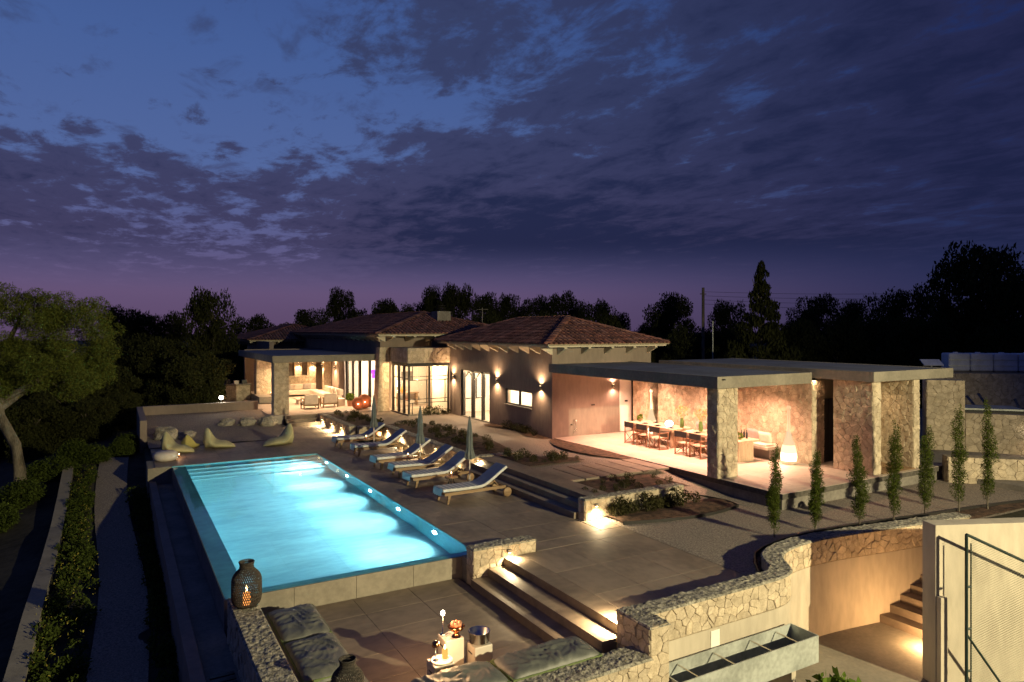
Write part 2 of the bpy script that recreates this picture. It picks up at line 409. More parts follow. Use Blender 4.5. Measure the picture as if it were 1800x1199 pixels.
# terrain sheet to the horizon
def terr_z(x, y):
    if 1.0 < x < 11.5 and 2 < y < 29.6: z = -2.6
    elif x >= 11.5 and y < 10.2 and x < 17.5: z = -2.6
    elif x >= 1.0 and y > 8.5: z = -.72
    elif x < 1.0: z = -1.95 - .20 * max(0, -1.9 - x) + .12 * noise.noise(Vector((x * .3, y * .3, 0)))
    else: z = -2.6
    if x < 1.0 and y > 26: z += min(1, (y - 26) / 7) * 1.0 * max(0, 1 - max(0, -1 - x) / 6)
    if x > 25: z += .25 * min(1, (x - 25) / 4)
    return max(z, -7)
xs = sorted(set([-900, -400, -150, -80, -50] + [round(-36 + .9 * i, 2) for i in range(42)] + [.98, 1.02, 2, 3, 11.4, 11.6, 17.4, 17.6] + list(range(4, 60, 2)) + [90, 180, 400, 900]))
ys = sorted(set([-900, -300, -90, -50] + list(range(-30, 8, 3)) + [8.4, 8.6, 10.1, 10.3] + [round(9.5 + 1.0 * i, 2) for i in range(32)] + list(range(42, 80, 3)) + [110, 180, 400, 900]))
mb = MB(); mb.v = [(x, y, terr_z(x, y)) for y in ys for x in xs]
n = len(xs); mb.f = [(j * n + i, j * n + i + 1, (j + 1) * n + i + 1, (j + 1) * n + i) for j in range(len(ys) - 1) for i in range(n - 1)]; mb.sm = [True] * len(mb.f)
struct('terrain', mb, 'earth')

# tiled floors: bed + tiles as children
def tiled(name, rects, z, m, tx, ty, bed_z, gap=.006, off=0):
    mb = MB()
    for x0, x1, y0, y1 in rects: mb.box((x0, y0, bed_z), (x1, y1, z - .008))
    root = struct(name, mb, 'joint'); cache = {}
    for ri, (x0, x1, y0, y1) in enumerate(rects):
        nx = max(1, round((x1 - x0) / tx)); ny = max(1, round((y1 - y0) / ty)); sx = (x1 - x0) / nx; sy = (y1 - y0) / ny
        key = (round(sx, 3), round(sy, 3)); a, b = sx / 2 - gap / 2, sy / 2 - gap / 2
        me = None
        for i in range(nx):
            for j in range(ny):
                if me is None:
                    e = .003
                    vs = [(-a, -b, -.01), (a, -b, -.01), (a, b, -.01), (-a, b, -.01), (-a, -b, -e), (a, -b, -e), (a, b, -e), (-a, b, -e), (-a + e, -b + e, 0), (a - e, -b + e, 0), (a - e, b - e, 0), (-a + e, b - e, 0)]
                    o = MB().add(vs, [(k, (k + 1) % 4, 4 + (k + 1) % 4, 4 + k) for k in range(4)] + [(4 + k, 4 + (k + 1) % 4, 8 + (k + 1) % 4, 8 + k) for k in range(4)] + [(8, 9, 10, 11)]).build('tile', m, root); me = o.data
                else:
                    o = bpy.data.objects.new('tile', me); linkp(o, root)
                o.location = (x0 + (i + .5) * sx, y0 + (j + .5) * sy, z + random.uniform(-.0015, .0015))
    return root
tiled('pool_deck', [(PX1 + .02, 10.66, 13.92, 28.47), (7.95, 11.3, 9.22, 13.335), (8.37, 11.3, 13.345, 13.91), (7.15, 8.36, 13.71, 13.91), (10.68, 11.3, 13.93, 14.77), (10.68, 10.79, 14.79, 15.1), (1.2, 9.45, 28.49, 33.0), (7.2, 9.45, 33.02, 37.0)], ZD, 'tile_deck', 1.2, 1.2, -.7)
tiled('lower_patio', [(1.8, 6.66, 8.8, 13.96)], ZP, 'tile_patio', 1.2, .9, -1.2)
tiled('dining_terrace', [(16.1, 24.4, 12.75, 24.28)], 0, 'tile_pale', 1.2, 1.2, -.16)
struct('terrace_plinth', box((16.16, 12.82, -.8), (24.3, 24.2, -.161)), 'concrete_dark')
struct('living_terrace', box((7.1, 38.0, -.75), (16, 52, 0)), 'tile_pale')
struct('court_floor', box((7.4, 1.5, -2.62), (24, 10.6, -2.40)), 'concrete')
struct('driveway', box((24.5, 6, -.6), (60, 24, -.30)), 'concrete_dark')
# gravel garden beside the terrace (slopes from the house down to the deck)
def gz(x, y):
    a = min(1, max(0, (y - 14.6) / 4.2)); z = -.47 + .43 * a
    if x > 14.5: z = min(z, -.47 + .43 * a)
    return z + .012 * noise.noise(Vector((x * 1.3, y * 1.3, 0)))
CTRX = [(11.0, 9.05), (11.5, 9.2), (11.72, 9.45), (11.95, 9.75), (12.3, 9.97), (12.9, 10.13), (13.7, 10.19), (14.6, 10.13), (15.6, 9.99), (16.8, 9.81), (19, 9.5), (30, 9)]
def yc(x):
    for (a, b), (c, d) in zip(CTRX[:-1], CTRX[1:]):
        if a <= x <= c: return b + (d - b) * (x - a) / (c - a)
    return 9.05
def gy(u, v): x = 11.29 + 13.2 * u; return x, yc(x) + .1 + (14.9 - yc(x) - .1) * v
mb = MB(); mb.grid(lambda u, v: (*gy(u, v), -.494 if u == 0 else gz(*gy(u, v))), 66, 18); struct('gravel', mb, 'gravel')
mb = MB(); mb.grid(lambda u, v: (11.27 + 4.85 * u, 14.9 + 20.0 * v, gz(11.3 + 4.8 * u, 14.9 + 20.0 * v) if v < .3 else -.04 + .01 * noise.noise(Vector((u * 5, v * 20, 0)))), 16, 60); struct('garden_path', mb, 'gravel')
mb = MB(); mb.grid(lambda u, v: (9.8 + 6.1 * u, 34.6 + 3.4 * v, -.045), 6, 6); struct('entrance_path', mb, 'gravel')
mb = MB(); mb.grid(lambda u, v: (1.15 + 6.1 * u, 33.0 + 8.6 * v, -.47 + .5 * min(1, max(0, (33 + 8.6 * v - 34.5) / 7)) + .03 * noise.noise(Vector((u * 6, v * 8, 0)))), 20, 28); struct('gravel_garden', mb, 'gravel')
mb = MB(); mb.grid(lambda u, v: (7.22 + .5 * u, 37.0 + 1.0 * v, -.48), 3, 3); struct('gravel_strip', mb, 'gravel')
# garden walk below the pool on the left
def gpath(y): return -.05 + .16 * math.sin((y - 14) * .30)
def gpz(x, y): return terr_z(-1.0, y) + .05
mb = MB(); mb.grid(lambda u, v: (gpath(8 + 26 * v) - .52 + 1.04 * u, 8 + 26 * v, gpz(0, 8 + 26 * v) + .012 * noise.noise(Vector((u * 3, v * 50, 0)))), 6, 60); struct('garden_walk', mb, 'gravel')
t = thing('garden_kerb', 'long pale concrete kerb edging the garden walk on its far left side', 'kerb', (-1.75, 20, -2.0))
mb = MB()
for i in range(24):
    y = 7 + i * 1.05; zt = gpz(0, y) + .22
    xk = -1.60 - .004 * (y - 8) ** 1
    mb.add([(xk - .17, y, zt - .6), (xk + .17, y, zt - .6), (xk + .17, y, zt), (xk - .17, y, zt), (xk - .175, y + 1.05, gpz(0, y + 1.05) - .4), (xk + .165, y + 1.05, gpz(0, y + 1.05) - .4), (xk + .165, y + 1.05, gpz(0, y + 1.05) + .22), (xk - .175, y + 1.05, gpz(0, y + 1.05) + .22)], [(0, 1, 2, 3), (7, 6, 5, 4), (3, 2, 6, 7), (1, 5, 6, 2), (0, 3, 7, 4)])
wbuild(mb, 'kerb_top', 'concrete', t)

# planting beds (dark soil, slightly domed)
def bed(name, poly_fn, nu, nv, m='soil'):
    mb = MB(); mb.grid(poly_fn, nu, nv); return struct(name, mb, m)
bed('planting_bed', lambda u, v: (11.36 + (1.55 + .75 * math.sin(v * 3.1)) * u, 22.2 + 9.6 * v, .01 + .10 * math.sin(u * 3.14) * math.sin(v * 3.14) + .02 * noise.noise(Vector((u * 9, v * 40, 1)))), 14, 70)
bed('planting_bed', lambda u, v: (9.84 + (1.3 + .5 * math.sin(v * 3)) * u, 31.9 + 5.3 * v, .01 + .08 * math.sin(u * 3.14) * math.sin(v * 3.14) + .02 * noise.noise(Vector((u * 9, v * 40, 2)))), 10, 40)
bed('planting_bed', lambda u, v: (12.0 + 2.3 * u, 19.6 + (2.25 - 1.7 * u) * v, .012 + .06 * math.sin(u * 3.14) * math.sin(v * 3.14) + .02 * noise.noise(Vector((u * 9, v * 9, 3)))), 20, 16)
bed('planting_bed', lambda u, v: (16.04 - (.03 + 1.15 * math.sin(math.pi * min(1, v * .9 + .05)) ** .8) * u, 18.9 + 5.2 * v, -.015 + .05 * math.sin(v * 3.14) + .02 * noise.noise(Vector((u * 6, v * 12, 4)))), 10, 30)
bed('planting_bed', lambda u, v: (11.35 + 3.6 * u, 15.12 + 1.95 * v, -.10 + .05 * math.sin(u * 3.14) + .03 * noise.noise(Vector((u * 9, v * 9, 5)))), 22, 12)
bed('planting_bed', lambda u, v: (11.4 + 4.0 * u, 13.95 + .82 * v + .5 * (v - 1) * math.sin(u * 2.6), -.44 + .05 * math.sin(v * 3.14) + .03 * noise.noise(Vector((u * 9, v * 9, 6)))), 22, 8)
bed('planting_bed', lambda u, v: (10.9 + .45 + 12.05 * u, yc(11.35 + 12.05 * u) + .15 + (.25 + .55 * math.sin(u * 3)) * v, -.445 + .03 * noise.noise(Vector((u * 30, v * 4, 7)))), 60, 6)
bed('planting_bed', lambda u, v: (16.03 - .42 * u - .25 * math.sin(v * 9) * u, 24.4 + 5.3 * v, -.03 + .05 * math.sin(v * 3) + .02 * noise.noise(Vector((u * 6, v * 12, 8)))), 5, 30)
bed('planting_bed', lambda u, v: (1.2 + 2.3 * u * (1 - .5 * v), 35.3 + 5.2 * v, -.44 + .05 * noise.noise(Vector((u * 6, v * 12, 9)))), 14, 24)

# ---- steel edging strips of the beds
def edging(label, pts, z):
    mb = MB()
    for a, b in zip(pts[:-1], pts[1:]):
        d = (Vector(b) - Vector(a)).normalized(); nx, ny = -d.y * .012, d.x * .012
        mb.add([(a[0] - nx, a[1] - ny, z - .1), (b[0] - nx, b[1] - ny, z - .1), (b[0] - nx, b[1] - ny, z + .05), (a[0] - nx, a[1] - ny, z + .05), (a[0] + nx, a[1] + ny, z - .1), (b[0] + nx, b[1] + ny, z - .1), (b[0] + nx, b[1] + ny, z + .05), (a[0] + nx, a[1] + ny, z + .05)], [(0, 1, 2, 3), (7, 6, 5, 4), (3, 2, 6, 7)])
    return setp(mb.build('bed_edging', 'black_metal'), label, 'edging')
edging('curved dark edging round the bed below the low planter wall', [(11.4, 13.95)] + [(11.4 + 4.0 * u / 12, 13.95 - .5 * math.sin(u / 12 * 2.6)) for u in range(13)] + [(15.5, 14.2), (15.35, 14.9), (14.95, 15.8), (14.98, 17.1)], -.44)
edging('long dark edging snaking behind the row of cypresses', [(11.35 + 12.05 * u / 24, yc(11.35 + 12.05 * u / 24) + .40 + .55 * math.sin(u / 24 * 3)) for u in range(25)], -.43)
edging('curved dark edging round the rock bed in the gravel garden', [(2.2 + 1.15 * math.cos(a / 10 * 6.0 - 1.4), 36.0 + 1.1 * math.sin(a / 10 * 6.0 - 1.4)) for a in range(11)], -.44)

# =================================================================== POOL
t = thing('swimming_pool', 'lit turquoise swimming pool with overflowing edge', 'pool', ((PX0 + PX1) / 2, (PY0 + PY1) / 2, -1.9))
ZF = -1.75; IX0, IY0 = 2.2, 14.28
def in_wall(pts, name):
    mb = MB().add(pts, [(0, 1, 2, 3)]); return wbuild(mb, name, 'pool_wall_water_tint', t)
# floor tiles under water, 1.2 x .6 m
fx, fy = 4, 12
for i in range(fx):
    for j in range(fy):
        sx = (PX1 - IX0) / fx; sy = (PY1 - IY0) / fy; x, y = IX0 + i * sx, IY0 + j * sy
        wbuild(box((x + .004, y + .004, ZF - .03), (x + sx - .004, y + sy - .004, ZF)), 'floor_tile', 'pool_floor_tile', t)
wbuild(box((IX0 - .3, IY0 - .2, ZF - .2), (PX1 + .3, PY1 + .3, ZF - .004)), 'floor_bed', 'pool_floor_tile', t)
wbuild(box((PX1, PY0 + .012, -1.94), (PX1 + .25, PY1 + .25, -.66)), 'side_wall', 'pool_wall_water_tint', t)
wbuild(box((PX1 + .001, PY0 + .02, -.659), (PX1 + .019, PY1 + .02, -.506)), 'side_coping', 'pool_wall_water_tint', t)
wbuild(box((PX0, PY1, -1.94), (PX1 - .002, PY1 + .25, -.66)), 'end_wall', 'pool_wall_water_tint', t)
wbuild(box((PX0, PY1 + .001, -.659), (PX1 - .002, PY1 + .038, -.506)), 'end_coping', 'pool_wall_water_tint', t)
wbuild(box((PX0 + .03, PY0 + .02, -1.94), (IX0, PY1 - .002, ZW - .035)), 'overflow_ledge', 'pool_wall_water_tint', t)
wbuild(box((IX0 + .002, PY0 + .02, -1.94), (PX1 - .002, IY0, ZW - .045)), 'near_ledge', 'pool_wall_water_tint', t)
for k in range(4):
    wbuild(box((IX0 + .003, PY1 - 1.75 + k * .42, -1.74), (PX1 - .003, PY1 - .003, -1.52 + k * .24)), 'pool_step', 'pool_floor_tile', t)
wbuild(MB().grid(lambda u, v: (PX0 + .028 + (PX1 - .03 - PX0) * u, PY0 + .018 + (PY1 - .02 - PY0) * v, ZW), 2, 2), 'water', 'water', t)
# outer faces of the pool tank: large concrete slabs
for k in range(4):
    x0 = PX0 + .03 + k * 1.27; wbuild(box((x0 + .003, PY0 - .015, -1.3), (min(x0 + 1.267, 6.795), PY0 + .018, -.545)), 'front_slab', 'concrete', t, .004)
wbuild(box((PX0 + .002, PY0 - .014, -2.4), (PX0 + .028, PY1 + .1, -.55)), 'overflow_face', 'concrete_dark', t)
POOL = t
wbuild(box((6.755, 13.705, -1.2), (7.14, 13.98, -.52)), 'corner_block', 'concrete_dark', t)
for k, u in enumerate((762, 699, 650, 609.6, 574)):
    tt = (u - 900) / 1200; d = PX1 / (.5 + .8660254 * tt); y = d * (.8660254 - tt * .5)
    L = thing('pool_light', 'round underwater lamp in the pool side wall, %s from the near end' % ('nearest', 'second', 'third', 'fourth', 'farthest')[k], 'lamp', (PX1 - .004, y - .15, -.86), 0, 'lamps in the pool wall')
    MB().lathe([(.16, 0), (.185, .012), (.15, .03)], 16).build('rim', 'steel', L).rotation_euler = (0, R(-90), 0)
    o = MB().lathe([(.15, 0), (.125, .04), (.0005, .055)], 16).build('lens', 'pool_lens', L); o.rotation_euler = (0, R(-90), 0); o.location = (-.006, 0, 0)
    lamp('SPOT', L, (-.08, 0, 0), 1050, (.44, .88, .97), .06, 140, 1.0, (-1, 0, -.35)); lamp('SPOT', L, (-.08, 0, 0), (380, 700, 1200, 1900, 2300)[k], (.80, 1, .94), .06, 50, 1.0, (-1.0, 0, -1.0))

# catch channel and ledge on the west side
struct('channel_floor', box((1.22, 10.2, -1.35), (PX0 - .001, 28.45, -1.12)), 'concrete_dark')
t = thing('channel_wall', 'long low plastered wall beside the pool overflow channel', 'wall', (1.1, 20, -2.1))
wbuild(box((1.0, 11.0, -2.3), (1.219, 28.46, -1.0)), 'wall', 'plaster', t, .01)
wbuild(box((.95, 28.48, -2.3), (1.98, 30.2, -.52)), 'corner_block', 'concrete', t, .01)
for k in range(5):
    MBt = box((1.30, 11.4 + k * .18, -1.119), (1.68, 11.5 + k * .18, -1.10)); wbuild(MBt, 'drain_slot', 'black_metal', t)
t = thing('equipment_box', 'open grey metal box below the corner of the lower patio', 'box', (1.35, 9.7, -2.1))
for a, b in (((-.35, .7, 0), (.4, .73, .95)), ((-.35, -.6, 0), (-.32, .699, .95)), ((.37, -.6, 0), (.4, .699, .95)), ((-.35, .2, .48), (.37, .23, .52))): MB().box(a, b).build('panel', 'zinc', t)
MB().box((-.319, -.6, 0), (.369, .699, .03)).build('bottom', 'black_metal', t)

# =================================================================== STEPS
def stairs(label, x_edges, y0, y1, z0, rise, down, m, loc, base):
    t = thing('stairs', label, 'stairs', loc)
    n = len(x_edges) - 1
    for k in range(n):
        wbuild(box((x_edges[k], y0, base), (x_edges[k + 1] + (.0 if k < n - 1 else 0), y1, z0 + rise * (k + 1))), 'step', m, t, .006)
    return t
stairs('three wide dark stone steps down from the terrace to the sun deck', [10.66, 10.96, 11.26, 12.0], 15.12, 21.9, ZD, .1667, 1, 'tile_deck', (11, 18.5, -.5), -.7)
stairs('three wide stone steps from the pool deck down to the fire pit patio', [6.66, 7.08, 7.5, 7.948], 9.22, 13.335, ZP, .1667, 1, 'tile_patio', (7.1, 11.4, -1), -1.25)
t = thing('stairs', 'short flight of dark steps up to the lounge terrace beside the stone planter', 'stairs', (8.6, 37.5, -.5))
for k in range(3): wbuild(box((7.75, 37.02 + k * .33, -.7), (9.45, 37.99, -.5 + .1667 * (k + .98))), 'step', 'tile_deck', t, .006)
# slab path to the dining terrace
for k in range(7):
    setp(box((11.97 + k * .58, 17.15 - .0 * k, -.06), (11.97 + k * .58 + .52, 19.0, .0 + .002)).build('paving_slab', 'tile_deck'), 'pale paving slab in the stepping path to the dining terrace, number %s from the steps' % ('one', 'two', 'three', 'four', 'five', 'six', 'seven')[k], 'paving slab', 'slabs of the stepping path')

# =================================================================== STONE WALLS
stone_wall('low rubble retaining wall with step lights behind the sun loungers', 11.0, 11.36, 22.0, 31.4, -.55, .03, 'ws', .15, False, 11, True)
stone_wall('rubble wall return beside the top of the dark steps', 11.36, 13.1, 21.92, 22.2, -.55, .03, 's', .15, False, 13, True)
stone_wall('far rubble retaining wall with two lamps beside the lounge steps', 9.5, 9.83, 31.9, 37.6, -.55, .03, 'ws', .17, True, 15, True)
stone_wall('rubble wall jog joining the two retaining walls behind the far lounger', 9.83, 11.0, 31.42, 31.75, -.55, .03, 's', .24, True, 16, True)
stone_wall('low rubble planter wall with a lamp at the foot of the dark steps', 10.8, 14.35, 14.8, 15.11, -.55, .06, 'ws', .15, False, 17, True)
stone_wall('short rubble wall with a lamp at the corner of the pool', 6.75, 8.35, 13.36, 13.7, -1.05, -.22, 'ws', .145, False, 19, True)
stone_wall('rubble pier at the end of the patio steps', 7.38, 7.78, 8.36, 9.2, -2.5, -.17, 'ws', .15, False, 21, True, zc=-1.25)
stone_wall('low rubble wall behind the front patio cushions', 2.2, 7.376, 8.30, 8.78, -2.5, -.62, 's', .155, False, 23, False, zc=-1.25)
t = thing('stone_wall', 'rough topped rubble wall beside the patio bench carrying the tall lantern', 'wall', (1.95, 10.8, -1.2))
wbuild(box((1.75, 7.6, -2.4), (2.17, 13.4, -.33)), 'core', 'mortar', t); clad(t, face_w(1.75, 13.4, -1.6), 5.8, 1.25, .17, 25)
rough_top(t, 1.72, 2.20, 7.6, 13.43, -.322, .028)
for o in [o for o in COL.objects if o.get('label') == 'low rubble wall behind the front patio cushions']: rough_top(o, 2.2, 7.375, 8.26, 8.82, -.612, .032)

# curved parapet of the deck (rubble band over plaster)
ctr = [(7.79, 9.0), (9.0, 9.0), (10.6, 9.0), (11.15, 9.03), (11.5, 9.16), (11.72, 9.42), (11.95, 9.72), (12.3, 9.95), (12.9, 10.12), (13.7, 10.18), (14.6, 10.12), (15.6, 9.98), (16.8, 9.8), (19, 9.5)]
def resample(pts, st):
    P = [Vector(p) for p in pts]; out = [P[0]]; 
    # catmull-rom
    for i in range(len(P) - 1):
        p0 = P[max(i - 1, 0)]; p1 = P[i]; p2 = P[i + 1]; p3 = P[min(i + 2, len(P) - 1)]; n = max(2, int((p2 - p1).length / st))
        for k in range(1, n + 1):
            s = k / n; out.append(.5 * ((2 * p1) + (p2 - p0) * s + (2 * p0 - 5 * p1 + 4 * p2 - p3) * s * s + (3 * p1 - p0 - 3 * p2 + p3) * s ** 3))
    return out
CP = resample(ctr, .08); CL = [0]
for a, b in zip(CP[:-1], CP[1:]): CL.append(CL[-1] + (b - a).length)
def along(s):
    s = min(max(s, 0), CL[-1] - 1e-4); lo = max(i for i in range(len(CL) - 1) if CL[i] <= s); f = (s - CL[lo]) / (CL[lo + 1] - CL[lo])
    p = CP[lo].lerp(CP[lo + 1], f); t = (CP[min(lo + 2, len(CP) - 1)] - CP[max(lo - 1, 0)]).normalized(); return p, Vector((t.y, -t.x))
t = thing('parapet_wall', 'long curving parapet with rubble band and rough top above the court', 'wall', (11, 9, -2.4))
def sweep(d0, d1, z0, z1, m, name):
    mb = MB(); vs = []
    for i, s in enumerate(CL):
        p, nn = along(s)
        for d, z in ((d0, z0), (d1, z0), (d1, z1), (d0, z1)): vs.append((p.x + nn.x * d, p.y + nn.y * d, z))
    fs = [(4 * i + k, 4 * i + (k + 1) % 4, 4 * (i + 1) + (k + 1) % 4, 4 * (i + 1) + k) for i in range(len(CL) - 1) for k in range(4)] + [(3, 2, 1, 0)]
    mb.add(vs, fs); return wbuild(mb, name, m, t)
sweep(-.2, .18, -2.45, -.18, 'mortar', 'core'); sweep(.181, .185, -2.44, -.76, 'plaster_pale', 'plaster_face')
sweep(-.215, -.2005, -.7, -.2, 'concrete', 'inner_face')
def pfn(u, v, d):
    p, nn = along(u); d += .182; return (p.x + nn.x * d, p.y + nn.y * d, -.74 + v)
clad(t, pfn, CL[-1] - 1.0, .56, .15, 27)
mb = MB(); nu = int(CL[-1] / .035)
def topf(u, v):
    p, nn = along(u * CL[-1]); d = -.23 + .46 * v; x, y = p.x + nn.x * d, p.y + nn.y * d
    return (x, y, -.172 + (bump_h(x, y) if 0 < v < 1 else -.03))
mb.grid(topf, nu, 13, sm=False); wbuild(mb, 'coping', 'rubble_top', t)
wbuild(box((9.2, 8.806, -1.22), (9.42, 8.812, -.80)), 'painted_patch', 'white_paint', t)

# dining pavilion walls
stone_wall('tall rubble back wall of the dining terrace behind the bench', 20.5, 21.15, 15.05, 22.7, 0, 2.86, 'ws', .165, False, 31)
stone_wall('rubble column carrying the corner of the dining canopy', 16.03, 16.9, 15.06, 15.5, 0, 2.80, 'ws', .14, False, 33, name='stone_column', cat='column')
stone_wall('rubble pier behind the far end of the dining table', 20.1, 20.9, 23.0, 23.9, 0, 2.79, 'ws', .165, False, 35, name='stone_pier', cat='pier')
stone_wall('rubble wall end left of the outdoor shower', 20.66, 21.08, 12.98, 14.35, 0, 2.95, 'ws', .16, False, 37)
stone_wall('rubble back wall behind the outdoor shower', 21.082, 22.9, 14.2, 14.6, 0, 2.95, 's', .16, False, 39)
stone_wall('slim rubble wall end right of the outdoor shower', 22.902, 23.25, 12.98, 14.6, 0, 2.95, 'ws', .16, False, 41)

def rot_wall(label, p, q, th, z0, z1, s, seed, joined=False, name='stone_wall', zc=None, rough=True, cat='wall'):
    a, b = Vector(p), Vector(q); L = (b - a).length; d = (b - a) / L; nn = Vector((d.y, -d.x))
    t = thing(name, label, cat, (a.x, a.y, z0)); mb = MB()
    mb.prism([(a.x, a.y), (b.x, b.y), (b.x - nn.x * th, b.y - nn.y * th), (a.x - nn.x * th, a.y - nn.y * th)], z0, z1); wbuild(mb, 'core', 'mortar', t)
    clad(t, lambda u, v, dd: (a.x + d.x * u + nn.x * dd, a.y + d.y * u + nn.y * dd, (z0 if zc is None else zc) + v), L, z1 - (z0 if zc is None else zc), s, seed, joined)
    clad(t, lambda u, v, dd: (a.x - nn.x * (th - u) - d.x * dd, a.y - nn.y * (th - u) - d.y * dd, z0 + v), th, z1 - z0, s, seed + 3, joined)
    return t
rot_wall('lower rubble wall with a lamp along the driveway behind the cypresses', (29.6, 14.7), (33.5, 9.2), .4, -.3, 1.25, .21, 43)
rot_wall('square rubble gatepost beside the dark gate', (28.75, 15.75), (29.6, 14.72), .8, -.3, 2.55, .21, 45, name='stone_gatepost', cat='gatepost')
rot_wall('tall rubble wall in the dark carrying the row of white tanks', (35.6, 19.4), (48.0, 8.5), .5, -.3, 2.42, .25, 47, True)
rot_wall('low rubble bank wall at the far right behind the last cypresses', (23.9, 12.4), (27.5, 9.0), .5, -.6, .38, .2, 49)
stone_wall('rubble wall of the yard seen behind the shower', 23.4, 28.7, 16.6, 17.0, -.3, 2.6, 's', .22, True, 51)

# =================================================================== CANOPIES AND HOUSE
def canopy(label, x0, x1, y0, y1, z0, z1):
    t = thing('canopy', label, 'canopy', ((x0 + x1) / 2, (y0 + y1) / 2, z0)); f = .14
    wbuild(box((x0 + f, y0 + f, z0 + .02), (x1 - f, y1 - .002, z1 - .04)), 'slab', 'plaster_pale', t)
    wbuild(box((x0 + f, y0 + f, z1 - .0398), (x1 - f, y1 - .003, z1 - .02)), 'roof_screed', 'roof_screed', t)
    wbuild(box((x0, y0 + f + .001, z0), (x0 + f - .001, y1, z1)), 'fascia', 'concrete', t, .01)
    wbuild(box((x0, y0, z0), (x1, y0 + f, z1)), 'fascia', 'concrete', t, .01)
    wbuild(box((x1 - f + .001, y0 + f + .001, z0), (x1, y1, z1)), 'fascia', 'concrete', t, .01)
    return t
CAN1 = canopy('flat concrete canopy over the dining terrace', 15.8, 20.25, 14.86, 24.25, 2.80, 3.17)
CAN2 = canopy('flat concrete canopy over the outdoor shower', 20.35, 24.9, 12.75, 22.5, 2.97, 3.29)
CAN3 = canopy('flat concrete canopy over the lounge terrace', 7.2, 13.3, 38.2, 50.2, 2.82, 3.20)
wbuild(MB().lathe([(.07, 0), (.07, .03), (.04, .035)], 12, (16.05, 14.85, 3.06)), 'scupper', 'black_metal', CAN1)
def downlights(can, pts, z, power, col, group):
    for x, y in pts:
        L = wmat(can).translation
        o = wbuild(MB().lathe([(.0005, 0), (.06, 0), (.065, .012)], 12, (x, y, z - .012)), 'downlight', 'bulb_warm', can)
        lamp('SPOT', o, (x - L.x, y - L.y, z - L.z - .03), power, col, .05, 142, .9)
downlights(CAN1, [(17.4, 16.6), (19.25, 16.6), (17.4, 19.4), (19.25, 19.4), (17.4, 22.2), (19.25, 22.2)], 2.82, 950, PINK, 'd')
downlights(CAN2, [(20.2 + .4, 15.0), (22.0, 13.8)], 2.99, 60, WARM, 'd')
downlights(CAN3, [(9.3, 41.0), (11.5, 41.0), (9.3, 45.5), (11.5, 45.5)], 2.84, 760, WARM2, 'd')

def hip_roof(t, x0, x1, y0, y1, z, rise, ridge_y=True, tile=.235, course=.42):
    """barrel-tiled hip roof, tiles as one facing"""
    w = (x1 - x0) / 2; xm = (x0 + x1) / 2; ry0, ry1 = y0 + w, y1 - w
    if ry1 < ry0: ry0 = ry1 = (y0 + y1) / 2
    zr = z + rise; A, B, C_, D = (x0, y0, z), (x1, y0, z), (x1, y1, z), (x0, y1, z); E_, F_ = (xm, ry0, zr), (xm, ry1, zr)
    wbuild(MB().add([A, B, C_, D, E_, F_, (x0, y0, z - .05), (x1, y0, z - .05), (x1, y1, z - .05), (x0, y1, z - .05)], [(0, 1, 4), (1, 2, 5, 4), (2, 3, 5), (3, 0, 4, 5), (6, 7, 1, 0), (7, 8, 2, 1), (8, 9, 3, 2), (9, 6, 0, 3), (9, 8, 7, 6)]), 'roof_deck', 'mortar', t)
    J = MB()
    def slope(e0, e1, top_fn, run):
        e0, e1 = Vector(e0), Vector(e1); L = (e1 - e0).length; d = (e1 - e0) / L; up = Vector((-d.y, d.x, 0)); n = int(L / tile)
        sl = math.hypot(run, rise); nz_ = Vector((-up.x * rise / sl, -up.y * rise / sl, run / sl))
        for i in range(n):
            s = (i + .5) * L / n; mr = top_fn(s / L, L); r = -.07; k = 0
            while r < mr - .05:
                r1 = min(r + course * run / sl, mr); pts = []
                for rr, lift in ((r, .035), (r1 + .03, .012)):
                    c = e0 + d * s + up * rr + Vector((0, 0, rise * rr / run)) + nz_ * lift
                    for a in range(5):
                        th = math.pi * a / 4; pts.append(c + d * (math.cos(th) * tile * .40 + random.uniform(-.004, .004)) + nz_ * (math.sin(th) * .075))
                J.add(pts, [(a, 5 + a, 6 + a, a + 1) for a in range(4)] + [(0, 1, 2, 3, 4)])
                r = r1; k += 1
    run = w
    slope(A, B, lambda f, L: min(f, 1 - f) * L, run)          # south
    slope(D, A, lambda f, L: min(run, f * L, (1 - f) * L), run)        # west
    slope(C_, D, lambda f, L: min(f, 1 - f) * L, run); slope(B, C_, lambda f, L: min(run, f * L, (1 - f) * L), run)
    for a, b in ((A, E_), (B, E_), (C_, F_), (D, F_), (E_, F_)):
        a, b = Vector(a), Vector(b); n = int((b - a).length / .36)
        if n < 1: continue
        d = (b - a) / max(n, 1); side = Vector((d.y, -d.x, 0)).normalized()
        for k in range(n):
            pts = []
            for c, lf in ((a + d * k, .075), (a + d * (k + 1.08), .05)):
                for q in range(5):
                    th = math.pi * q / 4; pts.append(c + side * (math.cos(th) * .17) + Vector((0, 0, lf - .01 + math.sin(th) * .07)))
            J.add(pts, [(q, 5 + q, 6 + q, q + 1) for q in range(4)] + [(0, 1, 2, 3, 4)])
    setp(wbuild(J, 'roof_tiles', 'roof_tile', t), kind='stuff')
    # eaves: fascia boards and rafter ends
    for a, b in (((x0 + .10, y0 + .10), (x1 - .10, y0 + .16)), ((x0 + .10, y0 + .161), (x0 + .16, y1 - .1)), ((x1 - .16, y0 + .161), (x1 - .10, y1 - .1))):
        wbuild(box((*a, z - .13), (*b, z - .051)), 'fascia', 'wood_cream', t)
